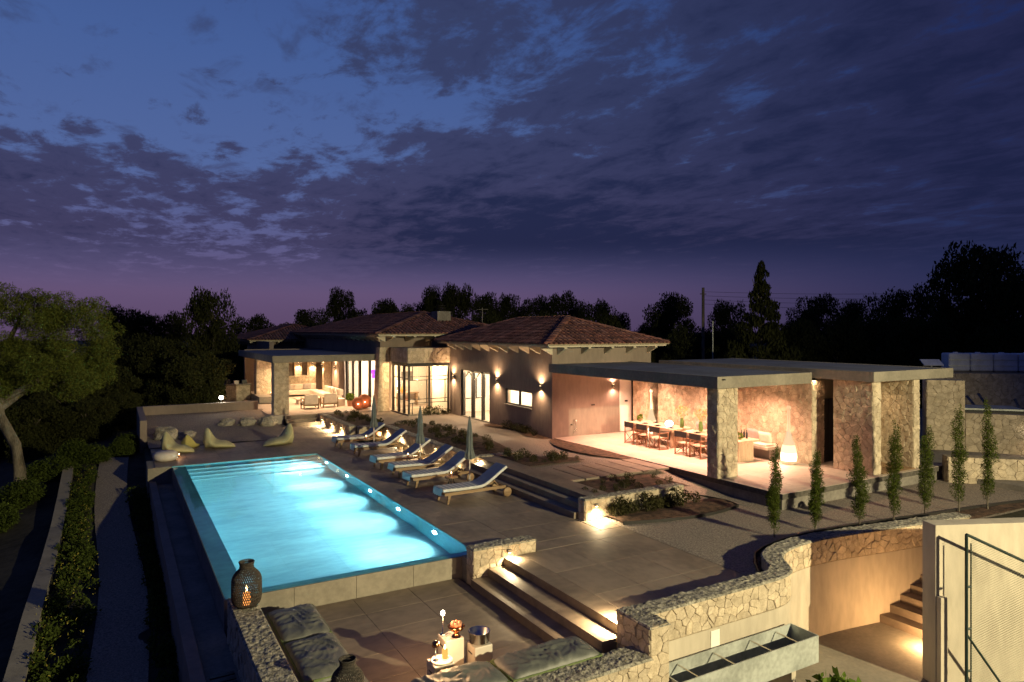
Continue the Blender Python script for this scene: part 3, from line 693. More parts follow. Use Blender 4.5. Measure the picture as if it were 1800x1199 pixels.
def rafters(t, x0, x1, y0, y1, wx, wy, z, sides='ws'):
    if 'w' in sides:
        y = y0 + .7
        while y < y1 - .4:
            wbuild(MB().add([(x0 + .18, y, z - .20), (wx - .01, y, z - .46), (wx - .01, y, z - .06), (x0 + .18, y, z - .06), (x0 + .18, y + .14, z - .20), (wx - .01, y + .14, z - .46), (wx - .01, y + .14, z - .06), (x0 + .18, y + .14, z - .06)], [(0, 1, 2, 3), (7, 6, 5, 4), (0, 4, 5, 1), (0, 3, 7, 4)]), 'rafter_end', 'wood_cream', t); y += .95
    if 's' in sides:
        x = x0 + .95
        while x < x1 - .4:
            wbuild(MB().add([(x, y0 + .18, z - .20), (x, wy - .01, z - .46), (x, wy - .01, z - .06), (x, y0 + .18, z - .06), (x + .14, y0 + .18, z - .20), (x + .14, wy - .01, z - .46), (x + .14, wy - .01, z - .06), (x + .14, y0 + .18, z - .06)], [(3, 2, 1, 0), (4, 5, 6, 7), (1, 5, 4, 0), (4, 7, 3, 0)]), 'rafter_end', 'wood_cream', t); x += 1.25

H = thing('house', 'long single storey villa with taupe plaster walls and hipped tile roofs', 'house', (16, 34, 0))
def hb(a, b, name, m, parent=H, bevel=0): return wbuild(box(a, b), name, m, parent, bevel)
# --- near wing: west facade x = 16, openings: doors y 29.86..33.23 z 0..2.47, window y 25.95..28.36 z 1.1..1.82
T = .3
for y0, y1, z0, z1 in ((24.3, 25.95, 0, 3.95), (25.95, 28.36, 0, 1.1), (25.95, 28.36, 1.82, 3.95), (28.36, 29.86, 0, 3.95), (29.86, 33.23, 2.47, 3.95), (33.23, 35.0, 0, 3.95)):
    hb((16, y0, z0 - .1 * (z0 == 0)), (16 + T, y1, z1), 'wall', 'plaster')
hb((16 + T + .001, 24.3, -.1), (21.2, 24.6, 3.95), 'wall', 'plaster'); hb((21.201, 24.3, -.1), (21.5, 35, 3.95), 'wall', 'plaster'); hb((16 + T, 34.7, -.1), (21.2, 35, 3.95), 'wall', 'plaster')
hb((16.301, 24.601, 2.75), (21.199, 34.69, 2.9), 'ceiling', 'white_paint'); hb((16.1, 24.5, -.12), (21.1, 34.6, -.002), 'interior_floor', 'tile_pale')
hb((18.9, 24.61, 0), (18.98, 34.59, 2.749), 'partition', 'white_paint'); hb((16.301, 34.6, 0), (21.1, 34.69, 2.749), 'interior_wall', 'white_paint')
hip_roof(H, 15.3, 21.95, 23.55, 35.1, 4.0, 1.17); rafters(H, 15.3, 21.95, 23.55, 35.1, 16, 24.3, 4.0)
# west door: four tall panels, two of them open glass
def subroot(name, loc, parent=H):
    o = bpy.data.objects.new(name, None); o.empty_display_size = .1; linkp(o, parent); o.location = Vector(loc) - wmat(parent).translation; return o
dw = subroot('sliding_door', (16.1, 31.5, 0))
for y0, y1 in ((29.9, 30.06), (30.75, 30.95), (31.85, 32.10), (33.05, 33.2)): wbuild(box((16.06, y0, .0), (16.18, y1, 2.46)), 'frame_post', 'black_metal', dw)
wbuild(box((16.06, 29.9, 2.38), (16.182, 33.2, 2.462)), 'frame_head', 'black_metal', dw); wbuild(box((16.0, 29.87, -.02), (16.25, 33.22, .015)), 'sill', 'concrete', dw)
for y0, y1 in ((30.062, 30.748), (30.952, 31.848), (32.102, 33.048)): wbuild(box((16.11, y0, .02), (16.125, y1, 2.378)), 'pane', 'glass', dw)
wn = subroot('window', (16.1, 27.1, 1.1))
for a, b in (((16.06, 25.96, 1.1), (16.14, 28.35, 1.16)), ((16.06, 25.96, 1.76), (16.14, 28.35, 1.82)), ((16.06, 25.96, 1.161), (16.14, 26.02, 1.759)), ((16.06, 28.29, 1.161), (16.14, 28.35, 1.759)), ((16.06, 27.08, 1.161), (16.14, 27.18, 1.759))): wbuild(box(a, b), 'frame', 'black_metal', wn)
wbuild(box((16.09, 26.02, 1.16), (16.10, 27.08, 1.76)), 'pane', 'glass', wn); wbuild(box((15.93, 25.9, 1.05), (16.0, 28.4, 1.098)), 'sill', 'concrete', wn)
# inside the near wing
kp = thing('wall_panel', 'tan cupboard panel seen through the low window', 'panel', (18.85, 27.5, 1.0)); MB().box((0, -.35, 0), (.045, .35, 1.4)).build('board', 'vase_orange', kp)
def arch_frame(y, lab):
    t = thing('arch_frame', lab, 'wall decor', (y, 34.56, .75)); mb = MB()
    pts = [(-.28, 0), (-.28, 1.1)] + [(-.28 + .28 * math.sin(k / 6 * 1.57), 1.1 + .5 * (k / 6) ** .8) for k in range(1, 7)]; pts += [(-a, b) for a, b in pts[::-1][1:]] + [(-.28, 0)]
    mb.tube([(a, 0, b) for a, b in pts], .032, 6); mb.build('frame', 'black_metal', t)
arch_frame(17.9, 'right hand black pointed arch frame on the hall wall inside'); arch_frame(17.15, 'left hand black pointed arch frame on the hall wall inside')
def ceiling_lamp(label, loc, power, col=WARM2):
    t = thing('ceiling_lamp', label, 'lamp', loc); MB().lathe([(.0005, -.05), (.16, -.05), (.18, 0)], 16).build('shade', 'bulb_warm', t); lamp('POINT', t, (0, 0, -.22), power * 4.5, col, .15)
ceiling_lamp('round ceiling lamp in the hall behind the sliding doors', (17.6, 31.5, 2.745), 190, (1, .78, .52)); ceiling_lamp('round ceiling lamp in the kitchen behind the low window', (17.6, 27.0, 2.745), 210, (1, .78, .50))
# --- dining side door
t = subroot('door', (20.0, 24.25, 0)); MB().box((-.36, -.0, .02), (.30, .045, 2.75)).build('leaf', 'white_paint', t); MB().box((.302, -.03, .0), (.36, .04, 2.78)).build('frame', 'black_metal', t); MB().box((-.1, -.02, 1.35), (.06, -.001, 1.42)).build('switch_plate', 'black_metal', t)
t = thing('outlet', 'dark twin socket on the dining side wall', 'socket', (18.15, 24.28, 1.3)); MB().box((-.09, -.012, -.03), (.09, .012, .03)).build('plate', 'black_metal', t)
t = thing('wall_tap', 'pair of bare water pipes low on the dining side wall', 'tap', (17.1, 24.25, .1)); MB().tube([(0, 0, 0), (0, 0, .62), (.10, 0, .62), (.10, 0, .1)], .012, 6).build('pipe', 'steel', t); MB().tube([(-.12, .04, .4), (-.12, -.03, .4)], .03, 8).build('valve', 'black_metal', t)

# --- bay with stone fascia and steel glazing
BX0, BX1, BY0, BY1 = 13.55, 16.0, 34.62, 37.5
hb((BX0 - .05, BY0 - .05, 2.80), (BX1 - .001, BY1 - .3, 3.62), 'bay_fascia', 'mortar')
bay = subroot('bay_window', (BX0, BY0, 0))
clad(bay, face_s(BX0 - .05, BY0 - .051, 2.80), 2.45, .82, .19, 61); clad(bay, face_w(BX0 - .051, BY1 - .3, 2.80), 2.6, .82, .19, 62)
wbuild(box((BX0 - .02, BY0 - .02, 2.62), (BX1 - .05, BY1 - .3, 2.798)), 'head', 'black_metal', bay); wbuild(box((BX0 - .02, BY0 - .02, -.05), (BX1 - .05, BY1 - .3, .04)), 'threshold', 'concrete', bay)
for x in (BX0, 14.73, 15.86): wbuild(box((x, BY0, .041), (x + .09, BY0 + .08, 2.619)), 'mullion', 'black_metal', bay)
for z in (.62, .82, 1.85, 2.05): wbuild(box((BX0 + .1, BY0 + .02, z), (15.85, BY0 + .06, z + .035)), 'glazing_bar', 'black_metal', bay)
for x, z0, z1 in ((13.78, .041, .62), (13.78, 1.88, 2.61), (14.6, .66, 1.85), (15.7, .66, 1.9)): wbuild(box((x, BY0 + .021, z0), (x + .035, BY0 + .059, z1)), 'glazing_bar', 'black_metal', bay)
wbuild(box((BX0 + .09, BY0 + .035, .05), (15.86, BY0 + .042, 2.61)), 'pane', 'glass', bay)
for y0, w in ((35.25, .22), (36.05, .22), (36.95, .25)): wbuild(box((BX0, y0, .041), (BX0 + .08, y0 + w, 2.619)), 'mullion', 'black_metal', bay)
for z in (.75, 1.95): wbuild(box((BX0 + .02, BY0 + .1, z), (BX0 + .05, 37.0, z + .035)), 'glazing_bar', 'black_metal', bay)
wbuild(box((BX0 + .03, BY0 + .09, .05), (BX0 + .037, 37.1, 2.61)), 'pane', 'glass', bay)
# rooms behind the bay
hb((13.6, 34.7, -.05), (21, 45.9, -.003), 'bay_floor', 'tile_pale'); hb((15.9, 35.0, 2.75), (21, 46, 2.9), 'ceiling', 'white_paint')
hb((13.6, 34.8, 2.64), (15.89, 37.2, 2.79), 'ceiling', 'white_paint')
hb((14.2, 39.6, 0), (19, 39.75, 2.749), 'interior_wall', 'white_paint'); hb((16.05, 35.01, 0), (16.1, 38, 2.749), 'interior_wall', 'white_paint')
hb((13.9, 38.2, 0), (14.19, 39.75, 2.749), 'interior_wall', 'white_paint')
ceiling_lamp('round ceiling lamp in the glazed bay', (14.9, 36.6, 2.63), 200, (1, .66, .34)); 
t = thing('console_table', 'light wood console table inside the glazed bay', 'table', (15.2, 39.2, 0))
MB().box((-.75, -.22, .74), (.75, .22, .80)).build('top', 'table_wood', t)
for x in (-.68, .62): MB().box((x, -.18, 0), (x + .07, .18, .739)).build('leg', 'table_wood', t)
t = thing('globe_lamp', 'white globe lamp on the console in the bay', 'lamp', (14.62, 39.2, .8)); MB().lathe([(.07, 0), (.02, .04), (.02, .38)], 12).build('stem', 'steel', t)
MB().lathe([(.0005, .36), (.1, .40), (.16, .52), (.16, .58), (.1, .70), (.0005, .74)], 16).build('globe', 'globe_white', t); lamp('POINT', t, (0, -.3, .55), 25, (1, .85, .65), .1)
t = thing('vase', 'bulging orange vase with a thin neck on the console', 'vase', (15.0, 39.2, .8)); MB().lathe([(.12, 0), (.18, .1), (.14, .25), (.05, .42), (.04, .62)], 16).build('body', 'vase_orange', t)
t = thing('picture', 'small dark picture on the back wall of the bay', 'picture', (15.4, 39.57, 1.75)); MB().box((-.38, 0, -.25), (.38, .028, .3)).build('frame', 'concrete_dark', t)
# --- middle wing and far wing
for a, b in (((16.0, 37.2, -.1), (16.3, 38, 3.95)), ((13.0, 37.6, 2.8), (21, 37.9, 4.3)), ((13.0, 46.0, -.1), (13.3, 49.5, 4.3)), ((13.0, 37.91, 2.8), (13.3, 45.99, 4.3)), ((13.301, 46, -.1), (21, 46.3, 4.3)), ((20.9, 38, -.1), (21.2, 46, 4.3)), ((7.6, 50.21, -.1), (14, 50.5, 3.25)), ((9.6, 56.3, -.1), (18, 60, 3.75)), ((9.3, 50.51, -.1), (9.6, 60, 3.75)), ((13.0, 49.501, -.1), (13.3, 56, 3.95))):
    hb(a, b, 'wall', 'plaster')
hip_roof(H, 12.3, 21.7, 36.0, 57.0, 4.38, 1.3); rafters(H, 12.3, 21.7, 36, 57, 13, 37.6, 4.38)
hip_roof(H, 8.7, 17.5, 55.5, 68, 3.82, 1.2); rafters(H, 8.7, 17.5, 55.5, 68, 9.3, 56.3, 3.82)
CHI = hb((17.0, 38.6, 4.5), (17.9, 39.5, 5.75), 'chimney', 'concrete_dark', H)
for k in range(3): wbuild(MB().lathe([(.32 - .03 * k, 0), (.34 - .03 * k, .05)], 14, (17.45, 39.05, 5.80 + .14 * k)), 'cowl', 'black_metal', CHI)
t = thing('aerial', 'thin television aerial standing behind the near roof', 'aerial', (20, 38.4, 5.0)); MB().tube([(0, 0, -1), (0, 0, 1.0)], .025, 6).build('mast', 'concrete_dark', t); MB().tube([(-.3, .2, .9), (.3, -.2, .9)], .015, 5).build('arm', 'concrete_dark', t)
# stone of the lounge end
t = thing('buttress', 'leaning rubble buttress between the lounge and the bay', 'buttress', (13.1, 37.9, 0)); mb = MB().add([(12.8, 37.5, -.1), (13.5, 37.5, -.1), (13.5, 38.2, -.1), (12.8, 38.2, -.1), (12.95, 37.5, 3.6), (13.5, 37.5, 3.6), (13.5, 38.2, 3.6), (12.95, 38.2, 3.6)], [(3, 2, 1, 0), (4, 5, 6, 7), (0, 1, 5, 4), (1, 2, 6, 5), (2, 3, 7, 6), (3, 0, 4, 7)]); wbuild(mb, 'core', 'mortar', t)
clad(t, lambda u, v, d: (12.8 + .15 * v / 3.7 + u * (.7 - .15 * v / 3.7) / .7, 37.5 - d, -.1 + v), .7, 3.7, .26, 63, True); clad(t, lambda u, v, d: (12.8 + .15 * v / 3.7 - d, 38.2 - u, -.1 + v), .7, 3.7, .26, 64, True)
stone_wall('square rubble pillar carrying the corner of the lounge canopy', 7.32, 8.1, 38.4, 39.1, -.5, 2.81, 'ws', .18, True, 65, name='stone_pillar', cat='pillar')
stone_wall('rubble pier at the far left end of the lounge terrace', 7.75, 8.75, 46.4, 47.2, 0, 2.81, 'ws', .19, True, 67, name='stone_pier', cat='pier')
stone_wall('waist high rubble wall behind the lounge sofa', 8.76, 12.2, 49.2, 49.6, 0, 1.35, 's', .19, True, 69)
for x0, x1, yy in ((10.9, 11.4, 49.85), (11.75, 12.25, 49.2), (12.4, 12.9, 47.6)):
    stone_wall('narrow rubble pier under the lounge wall lamp %s' % {10.9: 'left of the sofa corner', 11.75: 'at the sofa corner', 12.4: 'right of the sofa corner'}[x0], x0, x1, yy, yy + .4, 0, 2.80, 'ws', .25, True, int(x0 * 10), name='stone_pier', cat='pier')
hb((12.6, 44.6, -.1), (12.999, 46.3, 2.80), 'wall', 'plaster')
hb((7.6, 44.5, .05), (8.74, 49.2, .42), 'bench_platform', 'concrete')
# lounge glass doors in x = 13
gd = subroot('sliding_door', (13.1, 41.2, 0))
for y0, w in ((44.2, .38), (43.0, .12), (41.5, .28), (39.6, .2)): wbuild(box((13.02, y0, 0), (13.14, y0 + w, 2.78)), 'frame_post', 'black_metal', gd)
wbuild(box((13.06, 41.781, .02), (13.07, 42.999, 2.76)), 'pane', 'glass', gd); wbuild(box((13.06, 43.121, .02), (13.07, 44.199, 2.76)), 'pane', 'glass', gd)
hb((13.31, 45.85, 0), (15.79, 45.99, 2.74), 'interior_wall', 'white_paint'); hb((15.8, 40.0, 0), (15.9, 45.99, 2.749), 'interior_wall', 'white_paint'); hb((13.31, 40.0, 2.751), (15.8, 45.9, 2.85), 'ceiling', 'white_paint')
ceiling_lamp('round ceiling lamp in the sitting room behind the lounge', (14.6, 43.0, 2.745), 190, (1, .78, .55))
t = thing('pendant_lamp', 'purple glowing pendant lamp inside the sitting room', 'lamp', (13.7, 40.9, 1.9)); t.scale = (.7, .7, .7); MB().lathe([(.0005, -.42), (.14, -.38), (.10, -.1), (.20, .1), (.14, .32), (.0005, .36)], 14).build('shade', 'purple_glow', t); MB().tube([(0, 0, .36), (0, 0, 1.04)], .01, 5).build('cord', 'black_metal', t)

# ---- up and down wall lamps
def sconce(label, loc, face, power=210, col=WARM2, group='up and down wall lamps'):
    t = thing('wall_lamp', label, 'lamp', loc, 0, group); nx, ny = face; s = .06
    MB().box((min(0, nx * .1) - (s if nx == 0 else 0), min(0, ny * .1) - (s if ny == 0 else 0), -.06), (max(0, nx * .1) + (s if nx == 0 else 0), max(0, ny * .1) + (s if ny == 0 else 0), .06)).build('body', 'concrete_dark', t)
    for sz in (1, -1):
        MB().lathe([(.0005, 0), (.03, 0), (.031, .004)], 10, (nx * .055, ny * .055, .061 * sz - .002)).build('lens', 'bulb_warm', t)
        lamp('SPOT', t, (nx * .14, ny * .14, .10 * sz), power * .8, col, .03, 150, 1.0, (0, 0, sz))
sconce('wall lamp between the bay and the sliding doors', (15.995, 34.1, 2.05), (-1, 0)); sconce('wall lamp between the sliding doors and the low window', (15.995, 29.12, 2.15), (-1, 0)); sconce('wall lamp beside the house corner right of the low window', (15.995, 25.15, 2.1), (-1, 0))
sconce('wall lamp on the pink dining wall beside the cream door', (19.25, 24.295, 2.1), (0, -1), 130, PINK)
sconce('wall lamp at the far left of the lounge', (8.8, 47.8, 2.2), (0, -1)); sconce('wall lamp on the far pier behind the lounge sofa', (11.15, 49.80, 2.2), (0, -1)); sconce('wall lamp on the pier at the sofa corner', (12.0, 49.15, 2.2), (0, -1)); sconce('wall lamp on the pier right of the sofa', (12.35, 47.8, 2.15), (-1, 0)); sconce('wall lamp on the plaster wall beside the lounge doors', (12.55, 45.4, 2.1), (-1, 0))
# ---- small wall washers close to the floor
def washer(label, loc, face, power=10, col=(1, .76, .42), tilt=.45):
    t = thing('step_light', label, 'lamp', loc, 0, 'small step lights'); nx, ny = face
    MB().box((min(0, nx * .07) - (.05 if nx == 0 else 0), min(0, ny * .07) - (.05 if ny == 0 else 0), 0), (max(0, nx * .07) + (.05 if nx == 0 else 0), max(0, ny * .07) + (.05 if ny == 0 else 0), .06)).build('hood', 'concrete_dark', t)
    MB().box((nx * .035 - .022, ny * .035 - .022, -.022), (nx * .035 + .022, ny * .035 + .022, -.001)).build('lens', 'bulb_warm', t)
    lamp('SPOT', t, (nx * .14, ny * .14, 0), power * 11, col, .03, 160, .9, (nx * tilt * .6, ny * tilt * .6, -1))
for y, lab in ((23.2, 'nearest the dark steps'), (25.0, 'second from the dark steps'), (26.9, 'third from the dark steps'), (28.8, 'fourth from the dark steps'), (30.6, 'fifth from the dark steps')): washer('step light in the wall behind the loungers, ' + lab, (10.955, y, -.10), (-1, 0), 20)
washer('step light in the end face of the retaining wall', (11.2, 21.885, -.08), (0, -1), 18)
for y, lab in ((33.0, 'nearest'), (34.7, 'middle'), (36.6, 'farthest')): washer('step light in the far retaining wall, %s of the three' % lab, (9.455, y, -.16), (-1, 0), 20)
washer('step light on the low planter wall', (11.12, 14.755, -.12), (0, -1), 15); washer('step light on the short wall at the pool corner', (7.6, 13.315, -.38), (0, -1), 17)
washer('step light on the end of the planter wall facing the dark steps', (11.05, 15.165, -.22), (0, 1), 5, tilt=.7)
washer('step light on the parapet pier lighting the patio steps', (7.58, 9.245, -.36), (0, 1), 42, tilt=.7)
def bulkhead(label, loc, d):
    t = thing('bulkhead_lamp', label, 'lamp', loc); MB().lathe([(.16, 0), (.15, .05), (.08, .09)], 14).build('cover', 'bulb_white', t).rotation_euler = Vector(d).to_track_quat('Z', 'Y').to_euler(); lamp('SPOT', t, (d[0] * .2, d[1] * .2, .0), 26, WARM, .05, 140, .9, (d[0] * .4, d[1] * .4, -1))
bulkhead('oval lamp on the driveway wall between two cypresses', (30.85, 12.85, .62), (-.82, -.57, 0))
t = thing('garden_spotlight', 'bright spotlight standing at the back wall of the gravel garden', 'lamp', (5.1, 42.0, .12)); MB().tube([(0, 0, -.6), (0, 0, .55)], .03, 6).build('stake', 'black_metal', t); MB().lathe([(.0005, -.1), (.1, -.06), (.1, .06), (.0005, .1)], 12, (0, -.05, .62)).build('lens', 'spot_flare', t); lamp('POINT', t, (0, -.3, .62), 26, (1, .95, .75), .05)

# =================================================================== COURT WALL, RAIL, TROUGH, FLOODLIGHT MAST
WD = Vector((.914, -.407, 0)); WN = Vector((-.407, -.914, 0)); WP = Vector((13.9, 7.45, 0))
Mw = Matrix(((WD.x, -WN.x, 0, WP.x), (WD.y, -WN.y, 0, WP.y), (0, 0, 1, 0), (0, 0, 0, 1)))
t = thing('court_wall', 'tall pale plastered wall at the right edge beside the court', 'wall', (0, 0, 0))
MB().box((0, 0, -3), (10, .37, .76), Mw).build('wall', 'plaster_pale', t, .012); MB().box((.02, -.12, -2.5), (.17, -.001, -.62), Mw).build('pilaster', 'plaster_pale', t, .008)
t = thing('mesh_fence', 'dark green framed wire mesh fence in front of the pale court wall', 'fence', (0, 0, 0)); o_ = -.42
def wp(x, z, d=o_): return Mw @ Vector((x, d, z))
MB().tube([wp(.31, -2.5), wp(.31, .70)], .03, 8).build('post', 'dark_steel', t)
MB().tube([wp(.42, -2.5, o_ + .02), wp(.42, .52, o_ + .02)], .014, 6).build('post', 'dark_steel', t)
MB().tube([wp(.31, .70), wp(3.5, -.78)], .028, 8).build('top_rail', 'dark_steel', t); MB().tube([wp(.31, -1.2), wp(1.6, -2.97)], .024, 8).build('brace', 'dark_steel', t)
for z in (-.3, -1.1, -1.9): MB().tube([wp(.29, z), wp(.40, z)], .022, 6).build('clamp', 'dark_steel', t)
mb = MB()
for k in range(100):
    z = .56 - k * .048
    x1 = 3.4; za = z; zb = z + (x1 - .4) * .42
    # rising wires, cut by the sloping top rail
    zr = lambda x: .70 - (x - .30) * .464
    xe = (.62 - .075 * k - .4 * .42 * -0 - .839) / (-.884) if False else None
    x_hit = (.66 + .31 * .464 - z + .40 * .42) / (.42 + .464); x_hit = min(max(x_hit, .40), x1)
    if x_hit > .42: mb.tube([wp(.40, z), wp(x_hit, z + (x_hit - .40) * .42)], .0032, 4, False)
setp(mb.build('mesh_wires', 'rope_wire', t), kind='stuff')
t = thing('planter_trough', 'long empty zinc trough hung on the wall below the parapet', 'planter', (9.5, 8.4, -1.57))
for a, b in (((7.8, 8.13, -1.57), (11.27, 8.15, -1.07)), ((7.8, 8.72, -1.57), (11.27, 8.74, -1.07)), ((11.25, 8.151, -1.57), (11.27, 8.719, -1.07)), ((7.8, 8.151, -1.57), (7.82, 8.719, -1.07))): wbuild(box(a, b), 'side', 'zinc', t)
wbuild(box((7.821, 8.151, -1.56), (11.249, 8.719, -1.53)), 'bottom', 'zinc', t)
for x in (8.3, 9.15, 10.1, 10.8): wbuild(MB().tube([(x, 8.15, -1.13), (x, 8.72, -1.13)], .014, 6), 'tie_bar', 'steel', t)
for x in (8.6, 10.6): wbuild(box((x, 8.2, -2.42), (x + .12, 8.7, -1.571)), 'support', 'plaster_pale', t)
t = thing('stairs', 'dark steps climbing behind the pale court wall', 'stairs', (15.5, 9, -2.4))
for k in range(5): wbuild(box((15.8 + k * .34, 8.6, -2.45), (15.8 + (k + 1) * .34 + (.0 if k < 4 else 2), 9.75, -2.4 + .19 * (k + 1))), 'step', 'tile_deck', t)
t = thing('step_light', 'low lamp out of sight beside the court stairs', 'lamp', (15.4, 8.25, -2.2)); MB().box((-.05, -.03, -.05), (.05, .03, .05)).build('hood', 'concrete_dark', t); MB().box((-.04, .031, -.04), (.04, .036, .04)).build('lens', 'bulb_warm', t); lamp('POINT', t, (0, .12, .05), 170, (1, .58, .24), .04)
t = thing('floodlight_mast', 'tall court floodlight mast standing behind the viewpoint', 'floodlight', (17, -15, -2.6))
MB().tube([(0, 0, 0), (0, 0, 10.4)], [.14, .08], 10).build('mast', 'zinc', t); MB().box((-.35, -.10, 10.25), (.35, .12, 10.7)).build('head', 'black_metal', t); MB().box((-.32, .121, 10.28), (.32, .125, 10.67)).build('lens', 'bulb_white', t)
lamp('SPOT', t, (0, .3, 10.48), 52000, (1, .87, .50), .16, 96, .9, (-5.5, 25, -7.5))

# =================================================================== FURNITURE
def make_lounger():
    t = thing('sun_lounger', 'x', 'sun lounger', (0, 0, 0), 0, 'sun loungers along the pool')
    for s in (-1, 1): MB().box((-1.08, s * .33 - .025, .25), (1.0, s * .33 + .025, .34)).build('side_rail', 'teak', t, .006)
    for x in (-1.05, .95): MB().box((x, -.304, .26), (x + .05, .304, .32)).build('cross_rail', 'teak', t)
    for s in (-1, 1):
        MB().add([(-1.0, s * .31 - .03, 0), (-.95, s * .31 - .03, 0), (-.86, s * .31 - .03, .26), (-.96, s * .31 - .03, .26), (-1.0, s * .31 + .03, 0), (-.95, s * .31 + .03, 0), (-.86, s * .31 + .03, .26), (-.96, s * .31 + .03, .26)], [(0, 1, 2, 3), (7, 6, 5, 4), (0, 4, 5, 1), (1, 5, 6, 2), (3, 2, 6, 7), (0, 3, 7, 4)]).build('leg', 'teak', t)
        o = MB().lathe([(.0005, -.035), (.13, -.035), (.145, -.02), (.145, .02), (.13, .035), (.0005, .035)], 18).build('wheel', 'teak', t); o.location = (1.02, s * .40, .145); o.rotation_euler = (R(90), 0, 0)
    MB().tube([(1.02, -.42, .145), (1.02, .42, .145)], .015, 6).build('axle', 'steel', t)
    prof = [(-1.12, .37), (-.6, .355), (0, .352), (.22, .37), (.40, .44), (.62, .57), (.88, .74), (1.08, .86)]
    P3 = resample([(a, b) for a, b in prof], .06)
    def mat_mesh(off, th, hw, name, m, rnd=.02):
        mb = MB(); rows = []
        for i, p in enumerate(P3):
            tt = (P3[min(i + 1, len(P3) - 1)] - P3[max(i - 1, 0)]).normalized(); nn = Vector((-tt.y, tt.x)); a = p + nn * off; b = p + nn * (off + th)
            rows.append([(a.x, -hw, a.y), (a.x, hw, a.y), ((a.x + b.x) / 2, hw + rnd, (a.y + b.y) / 2), (b.x, hw, b.y), (b.x, -hw, b.y), ((a.x + b.x) / 2, -hw - rnd, (a.y + b.y) / 2)])
        vs = [v for r in rows for v in r]
        fs = [(6 * i + k, 6 * i + (k + 1) % 6, 6 * (i + 1) + (k + 1) % 6, 6 * (i + 1) + k) for i in range(len(rows) - 1) for k in range(6)] + [tuple(range(5, -1, -1)), tuple(6 * (len(rows) - 1) + k for k in range(6))]
        return mb.add(vs, fs).build(name, m, t)
    MT = mat_mesh(0, .075, .315, 'mattress', 'mattress'); CV = mat_mesh(.0765, .008, .295, 'cover', 'lounger_cover', .004); CV.parent = MT
    MB().box((.3, -.28, .335), (.36, .28, .352)).build('hinge_bar', 'teak', t)
    for s in (-1, 1): MB().tube([(.60, s * .28, .53), (.78, s * .28, .33)], .016, 6).build('prop', 'teak', t)
    # hanging end of the towel over the foot
    MB().grid(lambda u, v: (-1.135 - .03 * math.sin(v * 2), -.29 + .58 * u, .44 - .20 * v + .012 * math.sin(u * 30)), 16, 4).build('towel_end', 'lounger_cover', t)
    return t
m = mat('lounger_cover', (.12, .15, .26), .9, .08, 5, .25, 40)
g = G(m.node_tree); b = [x for x in m.node_tree.nodes if x.type == 'BSDF_PRINCIPLED'][0]; src = b.inputs['Base Color'].links[0].from_socket
tc = g.n('ShaderNodeTexCoord'); sp = g.n('ShaderNodeSeparateXYZ'); g.l(tc.outputs['Object'], sp.inputs[0])
st = g.m('GREATER_THAN', g.m('FRACT', g.m('MULTIPLY', sp.outputs[0], 6.2)), .74); st = g.m('MULTIPLY', st, g.m('LESS_THAN', sp.outputs[0], .05)); 
base = g.mix(g.m('LESS_THAN', sp.outputs[0], .08), src, (.29, .31, .36)); g.l(g.mix(st, base, (.60, .60, .58)), b.inputs['Base Color'])
pro = make_lounger()
LL = [(18.55, 'nearest striped sun lounger beside the dark steps', 2), (20.95, 'second striped sun lounger from the dark steps', 3), (22.6, 'third striped sun lounger with a teak wheel showing against the wall light', 1), (24.4, 'fourth striped sun lounger half behind the middle parasol', 3), (27.2, 'fifth striped sun lounger, near one of the far pair', 0), (29.5, 'farthest striped sun lounger beside the deck stones', 2)]
for i, (y, lab, a) in enumerate(LL):
    o = pro if i == 0 else copy_tree(pro); o.location = (9.3 + (0, -.06, .05, -.03, .08, -.05)[i], y, ZD); o.rotation_euler = (0, 0, R(a + (0, 1.5, -2, 2, -1.5, 1)[i])); o['label'] = lab
def make_parasol(label, loc):
    t = thing('parasol', label, 'parasol', loc, random.uniform(0, 1), 'closed parasols between the loungers')
    MB().lathe([(.26, 0), (.26, .05), (.06, .08), (.045, .25)], 18).build('base', 'concrete_dark', t); MB().tube([(0, 0, .08), (0, 0, 2.2)], .024, 8).build('pole', 'white_table', t)
    CN = MB().lathe([(.12, .92), (.155, .96), (.14, 1.08), (.105, 1.22), (.085, 1.38), (.092, 1.55), (.075, 1.8), (.05, 2.05), (.022, 2.24)], 48, pleat=.24, pn=8).build('canopy', 'parasol', t)
    MB().lathe([(.112, 1.22), (.112, 1.26)], 24, pleat=.1, pn=8).build('tie_strap', 'parasol', CN); MB().lathe([(.02, 2.22), (.025, 2.28), (.0005, 2.31)], 10).build('finial', 'parasol', t)
make_parasol('nearest closed grey parasol between the first two loungers', (9.9, 19.9, ZD)); make_parasol('middle closed grey parasol between the second pair of loungers', (9.66, 23.5, ZD)); make_parasol('farthest closed grey parasol between the last two loungers', (9.54, 28.4, ZD))
def side_table(label, loc):
    t = thing('side_table', label, 'side table', loc, 0, 'little tables between the loungers'); MB().lathe([(.0005, .40), (.22, .40), (.22, .43), (.0005, .43)], 18).build('top', 'teak', t)
    for k in range(3): a = k * 2.1; MB().tube([(.05 * math.cos(a), .05 * math.sin(a), .40), (.18 * math.cos(a), .18 * math.sin(a), 0)], .014, 6).build('leg', 'black_metal', t)
def lantern_small(label, loc, power=1.5):
    t = thing('lantern', label, 'lantern', loc, 0, 'small candle lanterns'); MB().lathe([(.06, 0), (.09, .04), (.09, .16), (.06, .2)], 14).build('glass_cup', 'glass', t); MB().lathe([(.035, .0), (.035, .09)], 10).build('candle', 'clay', t); MB().lathe([(.0005, .10), (.018, .115), (.012, .14), (.0005, .165)], 8).build('flame', 'flame', t); lamp('POINT', t, (0, 0, .24), power, (1, .5, .22), .03)
